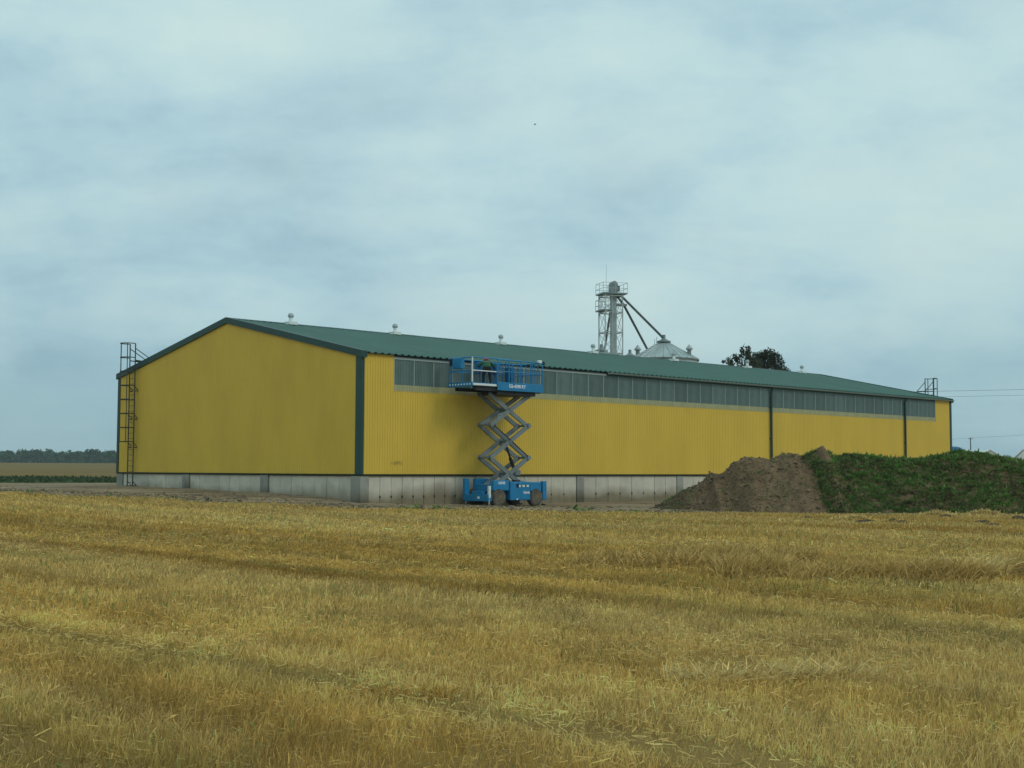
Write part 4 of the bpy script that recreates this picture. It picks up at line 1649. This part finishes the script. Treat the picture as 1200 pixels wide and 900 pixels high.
# weeds: rosettes and stalks in tufts over the mound, a thin scatter on the soil heap
def weeds(name, x, y, z, parent, nl, hmin, hmax, seed, tall=0.06):
    r = np.random.default_rng(seed)
    n = len(x)
    k_ = np.repeat(np.arange(n), nl)
    N = len(k_)
    hh = r.uniform(hmin, hmax, n) * np.where(r.uniform(size=n) < tall, 1.7, 1)
    a = r.uniform(0, 2 * math.pi, N)
    el = r.uniform(0.35, 1.35, N)
    ln = hh[k_] * r.uniform(0.5, 1.1, N)
    d = np.column_stack([np.cos(a) * np.cos(el), np.sin(a) * np.cos(el), np.sin(el)])
    sd = np.column_stack([-np.sin(a), np.cos(a), np.zeros(N)]) * (ln * r.uniform(0.08, 0.17, N))[:, None]
    B = np.column_stack([x, y, z])[k_] + r.normal(0, 0.05, (N, 3)) * np.array([1, 1, 0])
    mid = B + d * (ln * 0.55)[:, None]
    tip = B + d * ln[:, None] - np.array([0, 0, 1]) * (ln * 0.25 * np.cos(el))[:, None]
    Vv = np.stack([B, mid + sd, tip, mid - sd], 1).reshape(-1, 3)
    F = np.arange(4 * N).reshape(N, 4)
    base = np.array([(0.105, 0.205, 0.045), (0.145, 0.275, 0.055), (0.185, 0.245, 0.072), (0.085, 0.105, 0.035), (0.20, 0.155, 0.075)])
    fp = fbm(x * 0.7, y * 0.7 + z * 0.5, 88, 4)
    pick = np.where(fp + r.normal(0, 0.07, n) > 0.64, r.choice(5, n, p=(0.1, 0.05, 0.2, 0.35, 0.30)), r.choice(5, n, p=(0.36, 0.30, 0.20, 0.10, 0.04)))
    T = (base[pick] * r.uniform(0.7, 1.3, (n, 1)))[k_] * r.uniform(0.8, 1.2, (N, 1))
    o = np_mesh(name, Vv, F, 'leaf', np.repeat(T, 4, 0), parent)
    o['kind'] = 'stuff'
    return o


x, y, z = mound_xy(36000, 11.4, 34.6, crw, 1.62, 8)
bare = fbm(x * 0.55, y * 0.7, 77, 4)
keep = ((bare < 0.76) | (rng.uniform(size=len(x)) < 0.12)) & (z - H(x, y) > -0.06)
# the little bare knob at the left end stays open
keep &= ~((np.abs(x - 12.72) < 0.24) & (z - H(x, y) > 2.0))
weeds('weeds', x[keep], y[keep], z[keep], wm, 9, 0.07, 0.18, 9, 0.10)
x, y, z = mound_xy(2200, 6.2, 14.2, crs, 1.72, 18)
kk = ((fbm(x * 0.6, y * 0.6, 91, 3) > 0.53) | (x > 10.7 + 3.2 * fbm(y * 0.7, z * 0.9, 14, 3) + rng.normal(0, 0.25, len(x)))) & (z - H(x, y) > -0.04)
weeds('weeds', x[kk], y[kk], z[kk], sh, 6, 0.04, 0.12, 19)

# weeds on the yard near the lift and along the yard edge
wxs, wys = [], []
for px_, py_, k_, sp in ((-3.6, 49.8, 26, 0.35), (-2.7, 50.6, 12, 0.3), (2.6, 52.5, 10, 0.3), (-14, 54.8, 16, 0.9), (4.6, 51.7, 14, 0.5), (-24, 60.5, 26, 2.0)):
    for i in range(k_):
        wxs.append(px_ + rnd.gauss(0, sp * 1.3))
        wys.append(py_ + rnd.gauss(0, sp))
wxs, wys = np.array(wxs), np.array(wys)
o = weeds('yard_weeds', wxs, wys, H(wxs, wys) + 0.03, None, 10, 0.08, 0.2, 29)
tag(o, 'few low green weeds on the bare dirt near the lift', 'weeds', kind='stuff')

# crumbs of earth and bits of straw strewn over the yard
n = 9000
x = rng.uniform(-30, 16, n)
y = field_front(x) + np.abs(rng.normal(0, 4.0, n)) - 0.6
f_ = fbm(x * 0.35, y * 0.7, 55, 4)
ok_ = (rng.uniform(size=n) < np.clip((f_ - 0.38) * 5, 0.05, 1)) & (y < 80)
inside = ((x - BX) * U[0] + (y - BY) * U[1] > -0.15) & ((x - BX) * V[0] + (y - BY) * V[1] > -0.15)
x, y = x[ok_ & ~inside], y[ok_ & ~inside]
n = len(x)
s = rng.uniform(0.02, 0.075, n)
z = H(x, y) + 0.04
Vv = (octv[None] * s[:, None, None] * rng.uniform(0.6, 1.5, (n, 6, 1)) * np.array([1.3, 1.3, 0.6]) + np.column_stack([x, y, z])[:, None]).reshape(-1, 3)
F = (octf[None] + (np.arange(n) * 6)[:, None, None]).reshape(-1, 3)
pk = rng.integers(0, 3, n)
T = np.repeat(np.array([(0.16, 0.12, 0.08), (0.26, 0.20, 0.13), (0.42, 0.32, 0.15)])[pk] * rng.uniform(0.6, 1.3, (n, 1)), 6, 0)
tag(np_mesh('yard_crumbs', Vv, F, 'tint', T), 'crumbs of earth and straw bits strewn over the bare yard', 'crumbs', kind='stuff')

# dark clods turned up at the edge of the field before the mound
def clod(x, y, w, h, label, seed):
    r = random.Random(seed)
    bm = bmesh.new()
    bmesh.ops.create_icosphere(bm, subdivisions=3, radius=1)
    for v in bm.verts:
        c = v.co
        f = 1 + 0.35 * (float(vnoise(c.x * 2 + seed, c.y * 2 + c.z, seed)) - 0.5) + 0.25 * (float(vnoise(c.x * 5 + seed, c.z * 5 + c.y * 3, seed + 1)) - 0.5)
        v.co = Vector((c.x * w / 2 * f, c.y * w * 0.35 * f, max(-0.3, c.z) * h * f))
    me = bpy.data.meshes.new('soil_clod')
    bm.to_mesh(me)
    bm.free()
    me.materials.append(M['clod'])
    o = bpy.data.objects.new('soil_clod', me)
    o.location = (x, y, H1(x, y) + 0.02)
    o.rotation_euler = (0, 0, r.uniform(-.4, .4))
    C.objects.link(o)
    tag(o, label, 'clod', 'dark clods at the field edge before the mound')


def gp(px, py, z=-0.1):
    """ground point seen at a photograph position, for laying things out"""
    hz = 550.1 + (px - 600) * 0.00406
    Y = (CH - z) * 1569.05 / (py - hz)
    return (px - 600) / 1569.05 * Y, Y


for i, (px_, py_, w_, h_, lb) in enumerate(((1012, 613.5, 0.62, 0.12, 'flat dark soil clod lying in straw, leftmost of the row before the mound'),
                                            (1044, 612.5, 0.40, 0.12, 'small dark clod between the flat left clod and the wide broken one'),
                                            (1056, 614, 0.55, 0.10, 'wide broken dark clod right of the small clod in straw'),
                                            (1107, 606, 0.45, 0.13, 'dark clod set close to the foot of the green mound'),
                                            (1150, 613.5, 0.50, 0.12, 'upright dark clod at right, in pale straw before the mound'),
                                            (1163, 618, 0.72, 0.08, 'long low dark clod nearest the camera at right'),
                                            (1192, 608.5, 0.60, 0.15, 'dark clod at the right edge of the picture'),
                                            (945, 607, 0.45, 0.08, 'small dark clod before the soil heap'))):
    X, Y = gp(px_, py_)
    clod(X, Y, w_, h_, lb, 40 + i)


# ------------------------------------------------------------------ stubble and straw
def field_edge(x):
    return np.interp(x, YFx, YFy)


def wedge(n, d0, d1, half, seed):
    r = np.random.default_rng(seed)
    y = np.sqrt(r.uniform(d0 * d0, d1 * d1, n))
    x = r.uniform(-1, 1, n) * (half * y + 1.2)
    return x, y


def field_coords(x, y):
    """across and along the drill rows"""
    return x * U[0] + y * U[1], x * V[0] + y * V[1]


PALE = np.array((0.74, 0.555, 0.225))
GOLD = np.array((0.62, 0.395, 0.105))
BROWN = np.array((0.41, 0.24, 0.055))
OLIVE = np.array((0.44, 0.375, 0.125))
GREEN = np.array((0.20, 0.28, 0.08))
TRACKS = (3.2, 5.7, 13.4, 15.6, 22.5, 24.7, 32.0)


def track(a, b):
    d = np.full(len(a), 9.0)
    for t in TRACKS:
        d = np.minimum(d, np.abs(a - t - (vnoise(b * 0.15, b * 0 + t, 3) - 0.5) * 0.35))
    return d


def straw_tint(x, y, r, n):
    a, b = field_coords(x, y)
    f1 = fbm(a * 0.30, b * 0.022, 11, 4)
    f2 = fbm(a * 0.5, b * 0.06, 12, 4)
    f3 = fbm(a * 1.1, b * 0.12, 13, 3)
    t = np.clip((f1 - 0.40) / 0.20, 0, 1)[:, None]
    c = BROWN * (1 - t) + GOLD * t
    p = np.clip((f2 - 0.42) / 0.25, 0, 1)[:, None]
    c = c * (1 - 0.55 * p) + PALE * 0.55 * p
    g = np.clip((f3 - 0.5) / 0.2, 0, 1)[:, None]
    c = c * (1 - 0.35 * g) + OLIVE * 0.35 * g
    # narrow bands left by the combine along the rows
    c = c * (0.68 + 0.64 * fbm(a * 1.1, b * 0.02, 23, 3))[:, None]
    # small dark and pale bunches
    c = c * (0.62 + 0.76 * fbm(x * 3.2, y * 2.2, 19, 3))[:, None]
    # nearer the yard the stubble is yellower
    e = np.clip((y - 36) / 12, 0, 1)[:, None]
    c = c * (1 - 0.45 * e) + (GOLD * 0.5 + PALE * 0.5) * 0.45 * e
    c = np.minimum(c * np.exp(r.normal(0, 0.2, (n, 1))), 0.85)
    gr = r.uniform(size=n) < 0.012 + 0.05 * (fbm(x * 0.4, y * 0.4, 61, 3) > 0.62)
    c[gr] = GREEN * r.uniform(0.7, 1.3, (gr.sum(), 1))
    return c


Vs, Ts = [], []


def stubble(n, d0, d1, wmin, hs, seed, cover=1.0):
    r = np.random.default_rng(seed)
    x, y = wedge(n, d0, d1, 0.46, seed)
    a, b = field_coords(x, y)
    # rows 14 cm apart, loosened
    row = np.round(a / 0.14) * 0.14 + r.normal(0, 0.03, n)
    x = x + (row - a) * U[0]
    y = y + (row - a) * U[1]
    td = track(row, b)
    clump = fbm(x * 1.3, y * 1.3, 31, 3)
    keep = (y < field_edge(x) + r.normal(0, 0.5, n)) & (r.uniform(size=n) < np.clip(td / 0.26, 0.68, 1)) & (r.uniform(size=n) < 0.45 + clump)
    x, y, td, clump = x[keep], y[keep], td[keep], clump[keep]
    m = len(x)
    h = hs * r.uniform(0.45, 1.05, m) * (0.65 + 0.75 * fbm(x * 0.5, y * 0.3, 17, 3)) * np.clip(td / 0.3, 0.7, 1)
    w = np.maximum(wmin, y * 0.00075) * r.uniform(0.7, 1.4, m)
    z = np.concatenate([H(x[i:i + 6000], y[i:i + 6000]) for i in range(0, m, 6000)])
    t = r.uniform(0, 2 * math.pi, m)
    side = np.column_stack([np.cos(t), np.sin(t), np.zeros(m)]) * (w / 2)[:, None]
    ln = r.normal(0, 0.36, (m, 2)) + np.array([0.12, 0.02])
    top = np.column_stack([ln, np.ones(m)])
    B = np.column_stack([x, y, z - 0.02])
    T = B + top * h[:, None]
    Vs.append(np.stack([B - side, B + side, T + side * 0.7, T - side * 0.7], 1).reshape(-1, 3))
    Ts.append(np.repeat(straw_tint(x, y, r, m) * np.clip(0.66 + td[:, None] * 0.9, 0.66, 1.0), 4, 0))


def litter(n, d0, d1, seed, lmin, lmax, wmin):
    r = np.random.default_rng(seed)
    x, y = wedge(n, d0, d1, 0.46, seed)
    p = fbm(x * 0.5, y * 0.5, 71, 4)
    keep = (y < field_edge(x) + r.normal(0, 0.8, n)) & (r.uniform(size=n) < np.clip((p - 0.3) * 3, 0.35, 1))
    x, y = x[keep], y[keep]
    m = len(x)
    z = np.concatenate([H(x[i:i + 6000], y[i:i + 6000]) for i in range(0, m, 6000)])
    L_ = r.uniform(lmin, lmax, m)
    a = r.uniform(0, 2 * math.pi, m)
    el = r.normal(0, 0.25, m)
    d = np.column_stack([np.cos(a) * np.cos(el), np.sin(a) * np.cos(el), np.sin(el)])
    w = np.maximum(wmin, y * 0.0006)
    s = np.column_stack([-np.sin(a), np.cos(a), r.normal(0, 0.5, m)]) * (w / 2)[:, None]
    Cc = np.column_stack([x, y, z + r.uniform(0.02, 0.08, m)])
    A, B = Cc - d * (L_ / 2)[:, None], Cc + d * (L_ / 2)[:, None]
    Vs.append(np.stack([A - s, A + s, B + s, B - s], 1).reshape(-1, 3))
    tt_ = np.minimum(straw_tint(x, y, r, m) * 0.85 + PALE * 0.15 * np.exp(r.normal(0, 0.2, (m, 1))), 0.85)
    Ts.append(np.repeat(tt_, 4, 0))


stubble(190000, 5.6, 14, 0.0046, 0.105, 101)
stubble(170000, 14, 26, 0.006, 0.115, 102)
stubble(170000, 26, 62, 0.010, 0.13, 103)
litter(38000, 5.6, 14, 111, 0.03, 0.11, 0.0042)
litter(36000, 14, 30, 112, 0.05, 0.14, 0.006)
litter(24000, 30, 60, 113, 0.10, 0.24, 0.011)


# taller bent straw left standing in swaths at right, one pale bunch among it
def swath(x0, y0, x1, y1, wid, n, h, tint, seed, lean=0.45):
    r = np.random.default_rng(seed)
    f = r.uniform(0, 1, n)
    o = r.normal(0, 0.5, n)
    d = np.array([x1 - x0, y1 - y0])
    nn = np.array([-d[1], d[0]]) / np.hypot(*d)
    x = x0 + d[0] * f + nn[0] * o * wid
    y = y0 + d[1] * f + nn[1] * o * wid
    kp = r.uniform(size=n) < np.clip(fbm(x * 1.2, y * 1.2, seed, 3) * 2.2 - 0.35, 0.1, 1)
    x, y, o = x[kp], y[kp], o[kp]
    m = len(x)
    z = H(x, y)
    hh = h * r.uniform(0.5, 1.15, m) * np.exp(-o * o * 0.5)
    t = r.uniform(0, 2 * math.pi, m)
    side = np.column_stack([np.cos(t), np.sin(t), np.zeros(m)]) * (np.maximum(0.006, y * 0.00055) * r.uniform(.7, 1.3, m))[:, None]
    la = np.column_stack([r.normal(0.15, lean, m), r.normal(0, lean, m), np.ones(m)])
    B = np.column_stack([x, y, z - 0.02])
    Mi = B + la * (hh * 0.6)[:, None]
    la2 = la + np.column_stack([r.normal(0.1, 0.5, m), r.normal(0, 0.5, m), r.uniform(-0.9, 0, m)])
    T = Mi + la2 * (hh * 0.5)[:, None]
    Vs.append(np.stack([B - side, B + side, Mi + side * .8, Mi - side * .8], 1).reshape(-1, 3))
    Vs.append(np.stack([Mi - side * .8, Mi + side * .8, T + side * .4, T - side * .4], 1).reshape(-1, 3))
    tc_ = np.repeat(tint * np.exp(r.normal(0, 0.25, (m, 1))), 4, 0)
    Ts.append(tc_)
    Ts.append(tc_)


SW = BROWN * 0.65 + PALE * 0.38
swath(1.0, 21.6, 4.2, 20.6, 0.9, 5500, 0.29, SW, 201)
swath(3.0, 19.4, 6.3, 18.6, 0.9, 9000, 0.33, SW, 202)
swath(2.4, 22.5, 4.8, 21.8, 0.7, 4500, 0.29, SW * 0.9, 203)
swath(7.0, 19.2, 9.8, 19.0, 0.9, 7500, 0.33, SW * 0.92, 204)
swath(6.25, 18.75, 6.75, 18.9, 0.45, 1700, 0.36, PALE * 0.95, 205, 0.7)
swath(1.1, 9.6, 2.6, 9.9, 0.25, 1300, 0.17, PALE * 0.9, 206, 0.8)
swath(-1.2, 9.0, -0.4, 9.1, 0.3, 350, 0.11, BROWN * 1.3, 207, 0.8)

Vv = np.vstack(Vs)
Tt = np.vstack(Ts)
tag(np_mesh('straw_stubble', Vv, np.arange(len(Vv)).reshape(-1, 4), 'tint', Tt), 'cut straw stubble and loose straw covering the whole foreground field', 'stubble', kind='stuff')


# loose pale straw heaps at the field edge before the mound
def straw_pile(px_, py_, w, h, label, seed):
    X, Y = gp(px_, py_)
    r = np.random.default_rng(seed)
    n = 1100
    x, y = r.normal(0, w / 4, n), r.normal(0, w / 6, n)
    z = h * np.exp(-(x / (w / 3)) ** 2 - (y / (w / 4.5)) ** 2) * r.uniform(0, 1, n)
    a, el = r.uniform(0, 2 * math.pi, n), r.normal(0, 0.35, n)
    d = np.column_stack([np.cos(a) * np.cos(el), np.sin(a) * np.cos(el), np.sin(el)]) * r.uniform(0.1, 0.25, (n, 1))
    s_ = np.column_stack([-np.sin(a), np.cos(a), np.zeros(n)]) * 0.012
    P = np.column_stack([x, y, z])
    Vv = np.stack([P - d - s_, P - d + s_, P + d + s_, P + d - s_], 1).reshape(-1, 3)
    o = np_mesh('straw_pile', Vv, np.arange(4 * n).reshape(n, 4), 'tint', np.repeat(PALE * 0.85 * np.exp(r.normal(0, .25, (n, 1))), 4, 0))
    o.location = (X, Y, H1(X, Y) + 0.03)
    tag(o, label, 'straw pile', 'loose straw piles before the mound')


straw_pile(1097, 604, 1.5, 0.15, 'pale loose straw pile at the foot of the green mound', 301)
straw_pile(1152, 602, 1.2, 0.13, 'pale straw pile right of the larger one at the mound foot', 302)
straw_pile(1000, 609, 1.2, 0.12, 'low pale straw pile left of the flat dark clod', 303)

# ------------------------------------------------------------------ poles, wires, trailer, far farm, birds
def pole(x, y, h, label, arm=True, group='wooden poles of the power lines'):
    z = H1(x, y)
    root = tag(empty('utility_pole', (x, y, z)), label, 'utility pole', group)
    MB().tube([(0, 0, -0.5), (0, 0, h - z)], [0.17, 0.11], 10).build('post', 'wood', root)
    MB().bar((-0.7, 0, h - z - 0.25), (0.7, 0, h - z - 0.25), 0.09, 0.11).build('cross_arm', 'wood', root)
    q = MB()
    for dx in (-0.6, 0.6):
        q.lathe([(0.03, -0.2), (0.06, -0.13), (0.04, -0.08), (0.055, -0.02), (0.02, 0.03)], 8, (dx, 0, h - z))
    q.build('insulator', 'white', root)
    return root


pole(25, 158, 10.5, 'wooden power pole hidden behind the warehouse roof')
pole(75, 138, 10.7, 'wooden power pole standing right of the warehouse')
pole(113, 330, 9.75, 'thin far power pole above the weedy mound at right')
pole(114.2, 262, 9.9, 'nearer power pole at the right end of the far line')
pole(112.3, 398, 9.9, 'farthest power pole behind the right end of the warehouse')


def wire(pts, sag, r, label):
    P = []
    for a, b in zip(pts[:-1], pts[1:]):
        for i in range(25):
            f = i / 24
            p = Vector(a).lerp(Vector(b), f)
            p.z -= sag * 4 * f * (1 - f)
            P.append(p)
    o = MB().tube(P, r, 5).build('power_line', 'wire')
    tag(o, label, 'power line', 'overhead wires right of the warehouse')


wire([(25, 158, 10.55), (75, 138, 10.72)], 0.22, 0.018, 'upper of the two near overhead wires leaving the far right corner')
wire([(25, 158, 9.95), (75, 138, 10.12)], 0.25, 0.015, 'lower of the two near overhead wires leaving the far right corner')
wire([(112.3, 398, 9.95), (113, 330, 9.8), (114.2, 262, 9.95)], 0.25, 0.024, 'faint low wire at right running to the thin far pole')

# blue covered farm trailer parked past the far right corner
tr = tag(empty('farm_trailer', (34.3, 110.5, H1(34.3, 110.5)), math.radians(8)), 'blue covered farm trailer peeping out behind the far right warehouse corner', 'trailer')
MB().bev((-2.5, -1.2, 1.05), (2.5, 1.2, 2.85), 0.04).build('body', 'tarp', tr)
q = MB()
vs = []
for x in (-2.55, -0.85, 0.85, 2.55):
    for i in range(11):
        t = math.pi * i / 10
        vs.append((x, -1.24 * math.cos(t), 2.83 + 0.78 * math.sin(t) * (1 if abs(x) < 2 else 0.9)))
fs = [(11 * j + i, 11 * j + i + 1, 11 * (j + 1) + i + 1, 11 * (j + 1) + i) for j in range(3) for i in range(10)]
fs += [tuple(range(11)), tuple(range(33, 44))]
q.add(vs, fs).build('cover', 'tarp', tr, False)
MB().box((-2.4, -0.5, 0.8), (2.4, 0.5, 1.04)).bar((2.4, 0, 0.9), (3.9, 0, 0.6), 0.12, 0.12).build('frame', 'darksteel', tr)
for x in (-1.5, -0.4):
    for y in (-0.95, 0.95):
        w_ = MB().lathe([(0.25, -0.16), (0.46, -0.17), (0.5, -0.1), (0.5, 0.1), (0.46, 0.17), (0.25, 0.16)], 20, (x, y, 0.5), 'y').build('wheel', 'tyre', tr)
        MB().lathe([(0.24, -0.12), (0.24, 0.12)], 16, (x, y, 0.5), 'y').build('rim', 'rim', w_)


def farmhouse(x, y, w, d, hw, hr, rz, label):
    z = H1(x, y)
    root = tag(empty('farm_building', (x, y, z), rz), label, 'farm building', 'white farm buildings far behind the mound')
    vs = []
    for xx in (-w / 2, w / 2):
        vs += [(xx, -d / 2, -0.5), (xx, d / 2, -0.5), (xx, d / 2, hw), (xx, 0, hr), (xx, -d / 2, hw)]
    MB().add(vs, [(0, 1, 2, 3, 4), (9, 8, 7, 6, 5), (0, 5, 6, 1), (1, 6, 7, 2), (4, 9, 5, 0), (2, 7, 8, 3), (3, 8, 9, 4)]).build('wall', 'farwall', root)
    q = MB()
    k_ = (hr - hw) / (d / 2)
    for s_ in (-1, 1):
        e = d / 2 + 0.4
        q.add([(-w / 2 - .3, s_ * e, hw - k_ * .4 + .05), (w / 2 + .3, s_ * e, hw - k_ * .4 + .05), (w / 2 + .3, 0, hr + .05), (-w / 2 - .3, 0, hr + .05),
               (-w / 2 - .3, s_ * e, hw - k_ * .4 + .2), (w / 2 + .3, s_ * e, hw - k_ * .4 + .2), (w / 2 + .3, 0, hr + .2), (-w / 2 - .3, 0, hr + .2)],
              [(0, 1, 2, 3), (4, 5, 6, 7), (0, 1, 5, 4), (0, 3, 7, 4), (1, 2, 6, 5)])
    q.build('roof', 'farroof', root)
    MB().box((-1.5, -d / 2 - 0.06, 0), (1.5, -d / 2 - 0.01, 3)).build('door', 'zincd', root)
    for xx in (-w * 0.35, -w * 0.2, w * 0.2, w * 0.35):
        MB().box((xx - .5, -d / 2 - 0.05, 1.4), (xx + .5, -d / 2 - 0.01, 2.5)).build('window', 'farglass', root)
    return root


farmhouse(105.6, 306, 18, 7, 3.8, 5.85, math.radians(92), 'white farm building whose gable tip shows over the mound by the thin pole')
farmhouse(121.5, 300, 14, 9, 4.2, 6.05, math.radians(5), 'white farm building whose pale roof shows at the right picture edge')


def bird(px_, py_, Y, span, label, seed):
    hz = 550.1 + (px_ - 600) * 0.00406
    p = ((px_ - 600) / 1569.05 * Y, Y, CH + (hz - py_) / 1569.05 * Y)
    s_ = span / 2
    q = MB()
    q.lathe([(0.01, -0.45), (0.10, -0.30), (0.16, -0.05), (0.13, 0.2), (0.09, 0.34), (0.085, 0.42), (0.03, 0.5), (0.005, 0.58)], 10, axis='y')
    for sg in (-1, 1):
        q.add([(sg * .1, .18, .05), (sg * .55, .25, .28), (sg * 1.0, -.02, .18), (sg * .55, -.12, .26), (sg * .1, -.18, .04), (sg * .1, .0, .0), (sg * .55, .05, .22)],
              [(0, 1, 6, 5), (5, 6, 3, 4), (1, 2, 6), (6, 2, 3)])
    q.add([(-.05, -.35, 0), (.05, -.35, 0), (.16, -.72, .0), (-.16, -.72, .0)], [(0, 1, 2, 3)])
    o = q.build('bird', 'bird')
    o.location = p
    o.scale = (s_, s_, s_)
    o.rotation_euler = (0.1, 0.25, seed)
    tag(o, label, 'bird')


bird(626, 141, 75, 0.24, 'small dark bird high in the cloud above the scissor lift', 1.9)
bird(444, 250, 95, 0.20, 'tiny dark bird in the sky above the near warehouse corner', 0.6)


# ------------------------------------------------------------------ air: thin even haze over the fields
hz_m = bpy.data.materials.new('thin_haze')
hz_m.use_nodes = True
hn = hz_m.node_tree
hn.nodes.clear()
ho = hn.nodes.new('ShaderNodeOutputMaterial')
hv = hn.nodes.new('ShaderNodeVolumePrincipled')
hv.inputs['Color'].default_value = (0.86, 0.94, 0.97, 1)
hv.inputs['Density'].default_value = 0.0002
hv.inputs['Anisotropy'].default_value = 0.0
hn.links.new(hv.outputs[0], ho.inputs['Volume'])
M['haze'] = hz_m
tag(MB().box((-2600, -2600, -2.0), (2600, 2600, 27.0)).build('haze', 'haze'), 'thin pale haze lying over the fields', kind='stuff')
